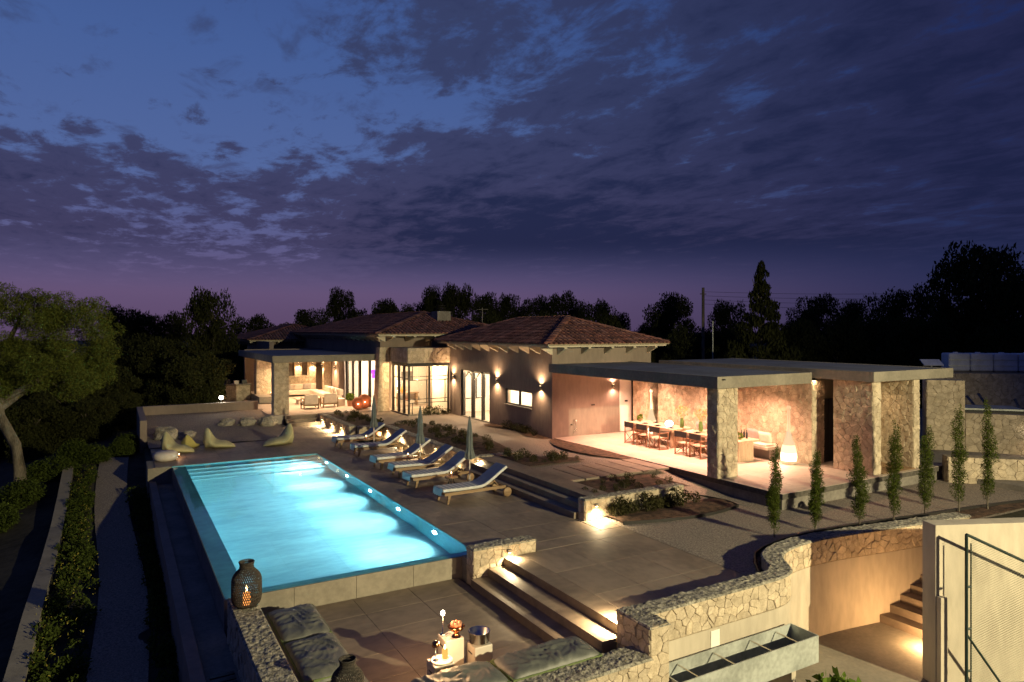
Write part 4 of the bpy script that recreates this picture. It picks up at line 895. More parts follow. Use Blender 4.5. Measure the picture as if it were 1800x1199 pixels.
for y, lab in ((19.75, 'first two'), (23.5, 'middle two'), (28.35, 'last two')): side_table('round teak side table between the %s loungers' % lab, (9.45 - .25, y + .05, ZD)); lantern_small('candle lantern on the table between the %s loungers' % lab, (9.2, y + .05, ZD + .43), 3)
lantern_small('candle lantern on the deck beside the white pouf', (2.12, 30.3, ZD), 5)
t = thing('planter_pot', 'dark shrub in a pot beside the farthest lounger', 'plant', (10.55, 31.0, ZD)); MB().lathe([(.16, 0), (.22, .3), (.2, .32)], 14).build('pot', 'clay', t); leaves('foliage', 'shrub', [(0, 0, .6, .32)], 260, .14, 5, t)
# bean bags
def beanbag(label, loc, rz, m, s=1.0):
    t = thing('bean_bag', label, 'bean bag', loc, rz, 'bean bags on the deck'); mb = MB()
    # side profile swept: seat cushion and pointed back
    def f(u, v):
        a = 2 * math.pi * u; ph = v
        x = -.62 + 1.25 * ph; w = .50 * math.sin(math.pi * min(1, ph * .92 + .10)) ** .5
        h = (.66 * math.exp(-((ph - .12) / .15) ** 2) + .31 * math.sin(math.pi * min(1, ph * .95 + .06)) ** .6) * (1 if ph < 1 else 0)
        if ph < .02: w *= .35; h *= .6
        zc = h / 2
        wp_ = noise.noise(Vector((u * 6, v * 7, s * 3))) * .02
        return ((x - .10 * max(0, math.sin(a)) * math.exp(-(ph / .2) ** 2)) * s, (w * (math.cos(a)) * (1 - .62 * max(0, math.sin(a)) * math.exp(-((ph - .08) / .22) ** 2)) + wp_) * s, max(0, zc + zc * math.sin(a) + wp_) * s)
    mb.grid(f, 24, 22); mb.add([f(k / 24, 0) for k in range(24)], [tuple(range(24))]); mb.add([f(k / 24, 1) for k in range(24)], [tuple(range(23, -1, -1))]); mb.build('bag', m, t)
    MB().tube([(-.6 * s, 0, .66 * s), (-.62 * s, 0, .72 * s)], .012, 5).build('loop', m, t)
beanbag('pale olive bean bag at the far left beside the white pouf', (2.2, 31.6, ZD), R(-25), 'bean'); beanbag('pale olive bean bag in the middle of the far deck', (3.85, 32.0, ZD), R(-18), 'bean'); beanbag('pale olive bean bag turned away near the far right of the deck', (6.15, 31.5, ZD), R(190), 'bean', 1.05); beanbag('small yellow bean bag behind the far left one', (2.75, 32.6, ZD), R(60), 'bean_yellow', .7)
t = thing('pouf', 'white drum pouf at the far left pool corner', 'pouf', (1.62, 29.9, -.5)); MB().lathe([(.30, 0), (.42, .06), (.46, .17), (.43, .28), (.32, .35), (.0005, .36)], 26).build('cushion', 'linen', t)
# rocks
def rock(label, loc, r, seed):
    mb = MB(); rr = random.Random(seed); o = Vector((rr.uniform(0, 90), rr.uniform(0, 90), 0))
    def f(u, v):
        a = u * 2 * math.pi; b = (v - .5) * math.pi; d = Vector((math.cos(a) * math.cos(b), math.sin(a) * math.cos(b), math.sin(b)))
        k = 1 + .35 * noise.noise(d * 1.3 + o) + .14 * noise.noise(d * 3.5 + o); return (d.x * r[0] * k, d.y * r[1] * k, d.z * r[2] * k + r[2] * .45)
    mb.grid(f, 22, 14, sm=False); o2 = mb.build('rock', 'rock'); o2.location = loc; setp(o2, label, 'rock', 'boulders in the gravel garden')
rock('big pale rock in the curved bed at the far left', (1.95, 35.3, -.45), (.50, .45, .42), 1); rock('flat rock right of the big one in the curved bed', (2.7, 35.2, -.45), (.45, .32, .24), 2); rock('small rock behind the curved bed', (1.7, 36.4, -.45), (.30, .3, .2), 3)
rock('leftmost boulder of the row in the gravel', (4.8, 37.5, -.25), (.42, .34, .24), 4); rock('long middle boulder of the row in the gravel', (5.75, 37.2, -.27), (.46, .34, .27), 5); rock('rightmost rounded boulder of the row in the gravel', (6.7, 36.8, -.29), (.46, .36, .32), 6)
# low walls of the gravel garden and the barbecue counter
t = thing('garden_wall', 'low plain wall closing the left side of the gravel garden', 'wall', (1.05, 38, -.7)); wbuild(box((.86, 35.0, -1.6), (1.14, 41.5, .50)), 'wall', 'plaster', t, .01)
t = thing('garden_wall', 'low plain wall closing the back of the gravel garden', 'wall', (4.5, 41.6, -.7)); wbuild(box((1.142, 41.4, -1.6), (7.0, 41.65, .50)), 'wall', 'plaster', t, .01)
t = thing('barbecue_counter', 'stone barbecue counter in the dark left of the lounge', 'counter', (6.6, 48.5, -.5)); wbuild(box((5.4, 47.6, -.6), (7.6, 48.6, .98)), 'body', 'mortar', t); clad(t, face_s(5.75, 47.6, -.5), 1.8, 1.45, .26, 71, True); wbuild(box((5.38, 47.56, -.6), (5.75, 48.62, 1.06)), 'end_panel', 'concrete', t); wbuild(box((5.751, 47.55, .981), (7.65, 48.62, 1.04)), 'top', 'concrete', t)
for x, h, m in ((6.1, .28, 'black_metal'), (6.6, .22, 'white_table'), (7.1, .25, 'black_metal')): wbuild(box((x, 47.9, 1.041), (x + .3, 48.2, 1.04 + h)), 'cooking_box', m, t)
struct('stone_slab_strip', box((6.5, 33.6, -.5), (7.15, 33.85, -.445)), 'concrete')

# patio: benches with cushions, tables, lanterns
def cushion(label, x0, x1, y0, y1, z0, z1, seed, axis, m='cushion_olive'):
    t = thing('bench_cushion', label, 'cushion', ((x0 + x1) / 2, (y0 + y1) / 2, z0)); hx, hy = (x1 - x0) / 2, (y1 - y0) / 2; rg = random.Random(seed); ox = rg.uniform(0, 50)
    def f(u, v):
        x, y = (2 * u - 1), (2 * v - 1); e = (1 - abs(x) ** 8) * (1 - abs(y) ** 6); s_ = x * hx if axis == 'x' else y * hy; c_ = y if axis == 'x' else x
        wr = noise.noise(Vector((s_ * 1.7, c_ * 1.2, ox + 4)))
        w1 = noise.noise(Vector((s_ * 4.2 + c_ * 1.1 + wr * 1.6 + ox, c_ * .55 + wr, ox))); w2 = noise.noise(Vector((s_ * 8.5 - c_ * 1.7 + wr * 2.5, c_ * .9, ox + 9)))
        z = (z1 - z0) * e ** .5 + (max(0, 1 - abs(w1) * 3.5) ** 1.6 * .034 + max(0, 1 - abs(w2) * 4) ** 1.6 * .012 + wr * .02) * e
        k = 1 + .03 * w2 * (1 - e)
        return (x * hx * k, y * hy * k, max(.004, z))
    nu, nv = int(hx * 2 / .025), int(hy * 2 / .025); MB().grid(f, nu, nv).build('cover', m, t)
    MB().box((-hx * .985, -hy * .985, .002), (hx * .985, hy * .985, (z1 - z0) * .45)).build('edge_band', 'cushion_edge', t)
setp(box((2.2, 8.801, -1.19), (3.25, 13.2, -.66)).build('bench', 'concrete'), 'plastered bench along the lantern wall of the patio', 'bench')
setp(box((3.252, 8.801, -1.19), (6.64, 9.50, -.66)).build('bench', 'concrete'), 'plastered bench along the front wall of the patio', 'bench')
cushion('crumpled grey green cushion at the far end of the left bench', 2.36, 3.20, 11.72, 13.12, -.655, -.52, 1, 'y'); cushion('crumpled grey green cushion nearer on the left bench', 2.36, 3.20, 10.22, 11.70, -.655, -.52, 2, 'y')
cushion('dark crumpled cushion with green edge at the right end of the front bench', 5.05, 6.72, 8.72, 9.46, -.655, -.50, 3, 'x'); cushion('dark crumpled cushion on the front bench left of the green edged one', 3.6, 5.03, 8.72, 9.46, -.655, -.50, 4, 'x')
def big_lantern(label, loc, s=1.0, lit=True):
    t = thing('lantern', label, 'lantern', loc); prof = [(.13, 0), (.20, .05), (.225, .15), (.225, .40), (.20, .50), (.11, .60), (.10, .64), (.115, .70)]
    # woven cage: vertical and ring wires over an open shell
    P2 = resample(prof, .03); mb = MB(); N = 44
    for k in range(N):
        for sgn in (1, -1): mb.tube([(p.x * s * math.cos(2 * math.pi * k / N + sgn * i * .06), p.x * s * math.sin(2 * math.pi * k / N + sgn * i * .06), p.y * s) for i, p in enumerate(P2)], 0.0065 * s, 4, False)
    mb.build('woven_cage', 'lamp_weave', t); MB().lathe([(.0005, 0), (.13 * s, 0), (.13 * s, .02 * s)], 16).build('base_plate', 'lamp_weave', t)
    for z, r in ((.0, .13), (.15, .226), (.40, .226), (.62, .105), (.70, .116)): MB().tube([(r * s * math.cos(a * math.pi / 12), r * s * math.sin(a * math.pi / 12), z * s + .008) for a in range(25)], .009 * s, 5, False).build('hoop', 'lamp_weave', t)
    MB().lathe([(.06 * s, .021), (.06 * s, .20 * s)], 14).build('candle', 'candle_wax' if lit else 'linen', t)
    if lit: MB().lathe([(.0005, .21 * s), (.022, .24 * s), (.014, .29 * s), (.0005, .32 * s)], 10).build('flame', 'flame', t); lamp('POINT', t, (0, 0, .30 * s), 3.0, (1, .5, .2), .02)
emat('candle_wax', (1, .36, .08), 1.6)
big_lantern('tall woven lantern with a lit candle on the rough wall top', (1.98, 12.85, -.29), 1.1); big_lantern('dark woven lantern at the bottom edge on the bench corner', (2.76, 9.35, -.66), .98, False)
def cube_table(label, loc, h, rz=0):
    t = thing('cube_table', label, 'side table', loc, rz, 'white block tables on the patio'); MB().box((-.165, -.165, 0), (.165, .165, h)).build('block', 'white_table', t, .015); MB().box((-.1675, -.07, h - .14), (-.1651, .07, h - .115)).build('handle_slot', 'black_metal', t)
cube_table('white block table carrying the plate and little lamp', (4.33, 9.72, ZP), .47); cube_table('tallest white block table carrying the copper bowl', (4.74, 10.22, ZP), .58); cube_table('white block table carrying the silver bowl', (5.16, 10.02, ZP), .45)
t = thing('serving_bowl', 'shiny silver bowl on the right white block table', 'bowl', (5.16, 10.02, ZP + .451)); MB().lathe([(.12, 0), (.17, .03), (.175, .19), (.185, .195), (.165, .19), (.155, .04), (.0005, .03)], 30).build('bowl', 'steel', t)
t = thing('fruit_bowl', 'footed copper bowl with a lid on the tallest block table', 'bowl', (4.80, 10.14, ZP + .581)); MB().lathe([(.08, 0), (.05, .03), (.03, .08), (.11, .12), (.145, .17), (.12, .19)], 24).build('bowl', 'copper', t)
for k in range(6): a = k * 1.05; o = MB().lathe([(.0005, -.042), (.03, -.03), (.042, 0), (.03, .03), (.0005, .042)], 10).build('fruit', 'clay', t); o.location = (.062 * math.cos(a), .062 * math.sin(a), .205)
t = thing('candlestick', 'tall thin candlestick with a glowing bulb on the tallest block table', 'lamp', (4.64, 10.32, ZP + .581)); MB().lathe([(.05, 0), (.05, .012), (.008, .02), (.008, .30)], 12).build('stem', 'steel', t); MB().lathe([(.0005, .30), (.028, .32), (.036, .35), (.028, .38), (.0005, .40)], 12).build('bulb', 'spot_bulb' if 'spot_bulb' in MATS else 'bulb_white', t); lamp('POINT', t, (0, 0, .45), 42, (1, .60, .28), .04)
t = thing('plate', 'round plate on the left white block table', 'plate', (4.35, 9.72, ZP + .471)); MB().lathe([(.10, 0), (.16, .008), (.175, .02), (.155, .014), (.0005, .008)], 26).build('dish', 'white_table', t)
t = thing('table_lamp', 'little mushroom table lamp standing on the plate', 'lamp', (4.26, 9.74, ZP + .486)); MB().lathe([(.045, 0), (.045, .01), (.006, .015), (.006, .24)], 12).build('stem', 'steel', t); MB().lathe([(.06, .22), (.055, .28), (.03, .30), (.0005, .305)], 16).build('shade', 'copper', t); MB().lathe([(.0005, .205), (.03, .22)], 10).build('bulb', 'bulb_white', t); lamp('POINT', t, (0, 0, .17), 9, (1, .6, .28), .03)
t = thing('candle', 'thick burning candle on the plate beside the little lamp', 'candle', (4.42, 9.75, ZP + .486)); MB().lathe([(.045, 0), (.045, .13)], 14).build('wax', 'candle_wax', t); MB().lathe([(.0005, .13), (.016, .15), (.01, .18), (.0005, .21)], 8).build('flame', 'flame', t); lamp('POINT', t, (0, 0, .28), 26, (1, .57, .25), .04)

# dining furniture
def dining_table(label, x0, x1, y0, y1):
    t = thing('dining_table', label, 'table', ((x0 + x1) / 2, (y0 + y1) / 2, 0)); wbuild(box((x0, y0, .68), (x1, y1, .76)), 'top', 'table_wood', t, .006)
    for y in (y0 + .18, y1 - .28): wbuild(box((x0 + .15, y, 0), (x1 - .15, y + .1, .679)), 'leg', 'table_wood', t)
dining_table('near long wooden dining table half behind the stone column', 18.5, 19.55, 16.4, 19.15); dining_table('far long wooden dining table near the cream door', 18.5, 19.55, 19.7, 22.4)
def make_chair():
    t = thing('director_chair', 'x', 'chair', (0, 0, 0), 0, 'folding chairs at the dining tables')
    for s in (-1, 1):
        for x in (-.22, .22): MB().box((x - .016, s * .27 - .016, .03), (x + .016, s * .27 + .016, .62 if x > 0 else .88)).build('post', 'teak_red', t)
        MB().box((-.25, s * .27 - .022, 0), (.25, s * .27 + .022, .03)).build('foot_rail', 'teak_red', t); MB().box((-.204, s * .27 - .024, .62), (.26, s * .27 + .024, .645)).build('armrest', 'teak_red', t); MB().box((-.204, s * .27 - .014, .42), (.204, s * .27 + .014, .45)).build('seat_rail', 'teak_red', t)
    for x in (-.2, .2):
        for s in (-1, 1): MB().tube([(x + .012 * s, -.26 * s, .04), (x + .012 * s, .26 * s, .43)], .011, 5).build('cross_brace', 'teak_red', t)
    MB().grid(lambda u, v: (-.20 + .40 * u, -.255 + .51 * v, .455 - .03 * math.sin(v * 3.14)), 4, 6).build('seat', 'canvas_tan', t); MB().box((-.245, -.29, .66), (-.232, .29, .87)).build('backrest', 'canvas_dark', t)
    return t
ch = make_chair()
for i, (y, lab) in enumerate(((21.55, 'first folding chair from the cream door at the far dining table'), (20.8, 'second folding chair from the cream door at the far dining table'), (20.05, 'folding chair at the near corner of the far dining table'), (18.65, 'folding chair at the far corner of the near dining table'), (17.9, 'folding chair beside the stone column at the near dining table'))):
    o = ch if i == 0 else copy_tree(ch); o.location = (18.14, y, 0); o.rotation_euler = (0, 0, R(random.uniform(-4, 4))); o['label'] = lab
t = thing('wall_bench', 'plastered wall bench with cushions along the dining back wall', 'bench', (20.1, 19, 0)); wbuild(box((19.75, 16.3, .36), (20.46, 22.6, .46)), 'seat', 'plaster_pale', t, .01); wbuild(box((20.0, 16.4, 0), (20.455, 22.5, .359)), 'base', 'plaster', t)
setp(box((19.78, 16.4, .462), (20.40, 22.4, .53)).build('seat_pad', 'linen'), 'long pale seat pad on the dining wall bench', 'cushion')
def pillow(label, loc, rz, w, h, m, tilt=20):
    o = MB().grid(lambda u, v: ((2 * u - 1) * w / 2 * (1 - .06 * (2 * v - 1) ** 2), 0 + (.075 * ((1 - (2 * u - 1) ** 4) * (1 - (2 * v - 1) ** 4)) ** .5), v * h), 10, 10)
    o.grid(lambda u, v: ((2 * (1 - u) - 1) * w / 2 * (1 - .06 * (2 * v - 1) ** 2), -(.075 * ((1 - (2 * u - 1) ** 4) * (1 - (2 * v - 1) ** 4)) ** .5), v * h), 10, 10)
    o = o.build('pillow', m); o.location = loc; o.rotation_euler = (R(tilt), 0, rz); setp(o, label, 'pillow')
pillow('pale square pillow at the near end of the dining wall bench', (20.28, 16.75, .53), R(90), .55, .42, 'linen', -18); pillow('grey pointed pillow behind the pale one on the dining bench', (20.33, 17.35, .53), R(90), .5, .45, 'linen_grey', -14); pillow('white pillow on the dining bench behind the vases', (20.3, 19.2, .53), R(90), .5, .4, 'linen', -18); pillow('grey pillow on the dining bench beside the white one', (20.3, 19.9, .53), R(90), .5, .4, 'linen_grey', -18)
def wicker_lamp(label, loc, s=1.0):
    t = thing('bottle_lamp', label, 'lamp', loc, 0, 'tall glowing bottle lamps'); MB().lathe([(.19, 0), (.23, .03), (.255, .12)], 22).build('foot', 'linen', t); MB().lathe([(.255, .121), (.27, .25), (.255, .40)], 22).build('lit_body', 'lamp_glow', t)
    MB().lathe([(.255, .401), (.235, .52), (.20, .66)], 22).build('shoulder', 'lamp_glow_mid', t); MB().lathe([(.20, .661), (.17, .75), (.10, .95), (.065, 1.15)], 22).build('taper', 'lamp_glow_soft', t); MB().lathe([(.064, 1.151), (.052, 1.4), (.05, 1.85), (.075, 1.90), (.075, 1.96), (.04, 2.0)], 16).build('neck', 'linen', t); lamp('POINT', t, (-.42, -.12, .35), 22, (1, .74, .45), .2)
wicker_lamp('tall glowing bottle shaped lamp in front of the right end of the dining wall', (19.95, 15.55, 0)); wicker_lamp('tall glowing bottle shaped lamp at the far left end of the dining wall', (20.15, 22.75, 0))
t = thing('globe_lamp', 'glowing white globe lamp lying on the far dining table', 'lamp', (18.95, 20.35, .762)); MB().lathe([(.0005, 0), (.1, .02), (.16, .1), (.16, .15), (.1, .23), (.0005, .25)], 18).build('globe', 'globe_white', t); lamp('POINT', t, (0, 0, .32), 12, (1, .9, .8), .1)
def tall_vase(label, loc, sd):
    t = thing('flower_vase', label, 'vase', loc, 0, 'green vases on the dining tables'); MB().lathe([(.06, 0), (.085, .06), (.08, .28), (.06, .36), (.065, .38)], 16).build('vase', 'vase_green', t); leaves('twigs', 'olive_twig', [(0, 0, .66, .27, .27, .22)], 110, .08, sd, t, aspect=.3)
    for k in range(7): a = k * .9; MB().tube([(0, 0, .3), (.22 * math.cos(a), .22 * math.sin(a), .85)], .005, 4).build('stem', 'olive_twig', t)
tall_vase('green vase with yellow twigs on the far dining table', (19.15, 19.85, .762), 3); tall_vase('green vase with yellow twigs on the near dining table', (19.05, 18.75, .762), 4)
def place(label, x, y):
    t = thing('plate_setting', label, 'plate', (x, y, .762), 0, 'dark plates laid on the dining tables'); MB().lathe([(.10, 0), (.14, .012), (.0005, .008)], 16).build('plate', 'plate_black', t); MB().box((-.05, -.03, .013), (.05, .03, .04)).build('napkin', 'canvas_dark', t)
for k, (x, y) in enumerate(((18.72, 21.5), (18.72, 20.75), (18.72, 20.0), (19.3, 21.5), (19.3, 20.75), (18.72, 18.6), (18.72, 17.85), (19.3, 17.6))):
    place(('dark plate with napkin at the first seat of the far table', 'dark plate with napkin at the second seat of the far table', 'dark plate with napkin at the corner seat of the far table', 'dark plate across the far table, far one', 'dark plate across the far table, near one', 'dark plate at the corner seat of the near table', 'dark plate at the column seat of the near table', 'dark plate across the near table')[k], x, y)
t = thing('candle_holder', 'slim white candle holder at the far end of the dining table', 'candle', (18.95, 21.85, .762)); MB().lathe([(.10, 0), (.10, .015), (.015, .02), (.012, .38)], 12).build('stick', 'white_table', t)
t = thing('table_plant', 'small leafy plant at the far end of the dining table', 'plant', (19.0, 22.15, .762)); leaves('foliage', 'shrub_bright', [(0, 0, .16, .14)], 120, .07, 8, t); MB().lathe([(.06, 0), (.07, .08)], 10).build('pot', 'clay', t)
for k, (x, y) in enumerate(((19.25, 16.75), (19.35, 16.95), (19.15, 16.9))):
    t = thing('bottle', ('dark wine bottle at the end of the near table, nearest', 'dark wine bottle at the end of the near table, rear', 'dark wine bottle at the end of the near table, left')[k], 'bottle', (x, y, .762), 0, 'bottles on the near table'); MB().lathe([(.037, 0), (.037, .18), (.014, .24), (.014, .30)], 12).build('glass', 'plate_black', t)
t = thing('table_plant', 'bright green bunch at the near end of the near dining table', 'plant', (18.85, 16.7, .762)); leaves('foliage', 'shrub_bright', [(0, 0, .14, .12)], 120, .06, 9, t); MB().lathe([(.05, 0), (.06, .08)], 10).build('pot', 'vase_green', t)
def clogged(label, loc, d): 
    t = thing('wall_socket', label, 'socket', loc); MB().lathe([(.05, 0), (.05, .02)], 12).build('plate', 'black_metal', t).rotation_euler = (0, R(-90), 0)
clogged('dark round socket low on the rubble wall beside the bottle lamp', (20.45, 16.0, .55), 0)
t = thing('spotlight', 'small white spotlight high on the dining back wall', 'lamp', (20.44, 22.2, 2.45)); MB().lathe([(.06, 0), (.08, .12)], 12).build('head', 'bulb_white', t).rotation_euler = (0, R(-60), 0)
# shower, toilet door
t = thing('outdoor_shower', 'tall steel shower column with a curved head against the rubble wall', 'shower', (21.55, 13.75, 0)); MB().tube([(0, 0, 0), (0, 0, 2.25), (-.04, 0, 2.38), (-.14, 0, 2.45), (-.26, 0, 2.42), (-.31, 0, 2.30)], .035, 10).build('column', 'steel', t); MB().lathe([(.03, 0), (.10, -.04), (.0005, -.045)], 14, (-.31, 0, 2.30)).build('rose', 'steel', t); MB().tube([(0, -.03, 1.1), (0, -.11, 1.1)], .03, 8).build('tap', 'steel', t); MB().lathe([(.0005, .012), (.09, .012), (.09, 0)], 14).build('base_plate', 'steel', t)
lamp('SPOT', t, (0.1, .1, .12), 8, WARM, .04, 120, .9, (0, .35, 1))
struct('shower_tray', box((21.1, 12.9, 0.004), (22.88, 14.15, .03)), 'teak')
t = thing('door', 'dark brown slatted door behind the end of the rubble wall', 'door', (21.6, 15.0, 0)); MB().box((-.42, .14, 0), (.5, .2, 2.2)).build('leaf', 'door_dark', t)
for k in range(3): MB().box((-.40 + .30 * k, .125, .02), (-.14 + .30 * k, .139, 2.18)).build('board', 'door_dark', t)
setp(box((21.16, 15.22, 2.2), (22.3, 15.4, 2.96)).build('lintel', 'plaster_pale'), 'plaster panel above the dark slatted door', 'wall panel')
t = thing('gate', 'dark solid metal gate right of the shower', 'gate', (26.6, 16.3, -.3)); MB().box((-1.2, 0, .05), (1.9, .06, 1.95)).build('leaf', 'door_dark', t); MB().box((-1.2, -.02, 1.951), (1.9, .08, 2.02)).build('top_rail', 'concrete_dark', t)
# white tanks, van and clutter in the yard
for k, (f, w) in enumerate(((.455, 1.0), (.515, 1.05), (.578, 1.1), (.643, 1.1))):
    a = Vector((31.0, 23.5)).lerp(Vector((44.0, 12.0)), f); t = thing('water_tank', 'white plastic cube tank on the wall, %s from the left' % ('first', 'second', 'third', 'fourth')[k], 'tank', (a.x + .9, a.y + 1.0, 2.4), R(-41.5), 'white tanks on the yard wall')
    MB().box((-w / 2, -.5, .08), (w / 2, .5, 1.0)).build('tank', 'white_tank', t, .08); MB().box((-w / 2, -.5, -2.7), (w / 2, .5, .07)).build('pallet', 'concrete_dark', t)
    for z in (.35, .65): MB().box((-w / 2 - .02, -.525, z), (w / 2 + .02, -.501, z + .03)).build('cage_bar', 'zinc', t)
    MB().lathe([(.12, 1.0), (.12, 1.05)], 12).build('cap', 'white_tank', t)
t = thing('satellite_panel', 'small tilted white panel left of the tanks', 'panel', (36.4, 19.7, 2.4)); MB().tube([(0, 0, -.2), (0, 0, .45)], .04, 6).build('post', 'zinc', t); o = MB().box((-.5, -.25, 0), (.5, .25, .04)).build('panel', 'white_tank', t); o.location = (0, 0, .5); o.rotation_euler = (R(35), 0, R(-30))
t = thing('parked_trailer', 'low dark flatbed trailer parked behind the driveway wall', 'trailer', (33.2, 14.6, -.05), R(-48)); MB().box((-2.4, -.8, .95), (1.4, .8, 1.25)).build('bed', 'black_metal', t, .03); MB().box((-2.4, -.8, 1.251), (.2, .8, 1.32)).build('cover', 'zinc', t)
for x in (-1.2, .4): 
    for s in (-1, 1): o = MB().lathe([(.0005, -.1), (.3, -.1), (.33, 0), (.3, .1), (.0005, .1)], 16).build('wheel', 'black_metal', t); o.location = (x, s * .85, .33); o.rotation_euler = (R(90), 0, 0)
MB().box((-2.3, -.6, .33), (1.3, .6, .949)).build('chassis', 'black_metal', t)
for k, (x, a, l) in enumerate(((35.0, 38, 2.2), (35.3, 34, 2.2), (35.5, -30, 1.6), (36.2, 24, 1.7))):
    o = box((-.05, -.03, 0), (.05, .03, l)).build('timber_board', 'wood_cream'); o.location = (x + .1 + .35, 14.3 - .5 * k * .3 - .9, .35); o.rotation_euler = (0, R(-a), R(-48)); setp(o, 'loose pale board leaning behind the driveway wall, %s' % ('leftmost', 'second', 'crossing the others', 'rightmost')[k], 'board')

# lounge furniture
def armchair(label, x, y):
    t = thing('armchair', label, 'armchair', (x, y, 0), 0, 'armchairs with backs to the pool')
    for sx in (-1, 1):
        for yy in (-.36, .36): MB().box((sx * .42 - .03, yy - .03, 0), (sx * .42 + .03, yy + .03, .58)).build('leg', 'teak', t)
        MB().box((sx * .42 - .035, -.39, .581), (sx * .42 + .035, .39, .62)).build('armrest', 'teak', t)
    MB().box((-.38, -.36, .25), (.38, .36, .44)).build('seat', 'linen', t, .04); MB().box((-.39, -.42, .30), (.39, -.30, .84)).build('backrest', 'linen', t, .04); MB().box((-.39, -.38, .17), (.39, .36, .249)).build('frame', 'teak', t)
armchair('left cream armchair with its back to the pool', 9.75, 40.6); armchair('right cream armchair with its back to the pool', 10.95, 40.9)
t = thing('corner_sofa', 'long cream corner sofa on the lounge terrace', 'sofa', (10.6, 46.5, 0)); wbuild(box((8.8, 48.2, .12), (12.2, 49.15, .42)), 'seat', 'linen', t, .05); wbuild(box((11.6, 43.2, .12), (12.4, 48.199, .42)), 'seat', 'linen', t, .05); wbuild(box((12.25, 43.2, .421), (12.5, 47.0, .80)), 'backrest', 'linen', t, .05); wbuild(box((8.8, 48.95, .421), (12.2, 49.18, .8)), 'backrest', 'linen', t, .05)
for k, (x, y, m) in enumerate(((9.5, 48.75, 'linen'), (10.1, 48.75, 'linen_grey'), (10.9, 48.75, 'linen'), (11.5, 48.75, 'linen_grey'))): pillow('%s pillow along the back of the lounge sofa, %s from the left' % ('cream' if m == 'linen' else 'grey', ('first', 'second', 'third', 'fourth')[k]), (x, y, .43), 0, .55, .42, m, 12)
for k, y in enumerate((43.8, 44.8)): pillow('cream pillow on the right arm of the lounge sofa, %s' % ('near one', 'far one')[k], (12.15, y, .43), R(90), .55, .45, 'linen', -14)
t = thing('coffee_table', 'low cream coffee table between the lounge seats', 'table', (10.4, 43.4, 0)); MB().box((-.9, -.5, .30), (.9, .5, .36)).build('top', 'linen', t, .02)
for sx in (-1, 1): MB().box((sx * .7 - .05, -.4, 0), (sx * .7 + .05, .4, .299)).build('leg', 'linen', t)
t = thing('side_cube', 'small cream cube table beside the right armchair', 'side table', (11.7, 41.0, 0)); MB().box((-.2, -.2, 0), (.2, .2, .46)).build('block', 'linen', t, .02)
t = thing('potted_plant', 'green plant in a clay pot beside the armchairs', 'plant', (12.15, 40.6, 0)); MB().lathe([(.15, 0), (.2, .32), (.18, .33)], 14).build('pot', 'clay', t); leaves('foliage', 'shrub_bright', [(0, 0, .55, .24)], 220, .12, 12, t)
for k, (x, y, r) in enumerate(((12.35, 38.75, .36), (12.9 - .05, 39.15, .42))):
    t = thing('woven_ball_lamp', ('small', 'large')[k] + ' red woven ball lamp on the lounge floor', 'lamp', (x - .35, y - .2, 0)); MB().lathe([(.0005, 0)] + [(r * math.sin(a * math.pi / 10), r - r * math.cos(a * math.pi / 10)) for a in range(1, 10)] + [(.0005, 2 * r)], 20).build('ball', 'orange_weave', t); MB().lathe([(.0005, -.03), (.05, 0), (.0005, .03)], 10, (-.10, -r * .97, r)).build('glow_hole', 'bulb_warm', t); lamp('POINT', t, (-.1, -r - .2, r), 5, (1, .45, .2), .05)
for k, x in enumerate((8.9, 9.15)): lantern_small('candle lantern on the lounge bench platform, %s' % ('left', 'right')[k], (x - .35, 46.0 - .3 * k, .43), 4)

# =================================================================== VEGETATION
# planting in the beds
sh = [leaves('foliage', 'shrub', [(0, 0, .16, .20, .20, .17), (.1, .06, .14, .14, .14, .12)], 210, .05, 40 + k) for k in range(3)]
for o in sh: COL.objects.unlink(o)
RS = random.Random(5)
def shrub(x, y, z, s, label, group, src=None, name='bed_shrub', m=None):
    o = thing(name, label, 'shrub', (x, y, z), RS.uniform(0, 6), group); o.scale = (s, s, s * RS.uniform(.8, 1.3))
    c = (src or RS.choice(sh)).copy(); linkp(c, o); st = bpy.data.objects.new('stem', STEM); linkp(st, o)
o = MB().tube([(0, 0, -.05), (0, 0, .16)], .015, 5).build('stem', 'bark'); STEM = o.data; COL.objects.unlink(o)
for k in range(52): v = RS.random(); shrub(11.5 + RS.random() * (1.2 + .7 * math.sin(v * 3.1)), 22.4 + 9.1 * v, .05, RS.uniform(.45, .9), 'small dark shrub in the long bed above the lounger wall', 'shrubs of the long bed')
for k in range(22): v = RS.random(); shrub(10.0 + RS.random() * 1.2, 32.1 + 4.9 * v, .05, RS.uniform(.45, .95), 'small dark shrub in the far bed beside the lounge steps', 'shrubs of the far bed')
for k in range(20): u = RS.random(); shrub(12.1 + 2.0 * u, 19.75 + (2.0 - 1.6 * u) * RS.random(), .03, RS.uniform(.4, .95), 'small shrub in the triangular bed above the dark steps', 'shrubs of the triangular bed')
for k in range(16): shrub(11.5 + 3.2 * RS.random(), 15.35 + 1.5 * RS.random(), -.06, RS.uniform(.4, .9), 'small shrub in the bed inside the low planter wall', 'shrubs of the planter bed')
for k in range(18): u = RS.random(); shrub(11.6 + 3.0 * u, 14.62 - .12 * RS.random(), -.42, RS.uniform(.7, 1.5), 'leafy plant against the front of the low planter wall', 'plants against the planter wall')
for k in range(8): shrub(15.72 + .1 * RS.random(), 25.2 + 3.0 * RS.random(), -.02, RS.uniform(.7, 1.5), 'leafy plant at the foot of the house wall below the low window', 'plants below the window')
for k in range(5): shrub(14.2 + 1.5 * RS.random(), 34.3, -.03, RS.uniform(.8, 1.5), 'leafy plant at the foot of the glazed bay', 'plants at the bay')
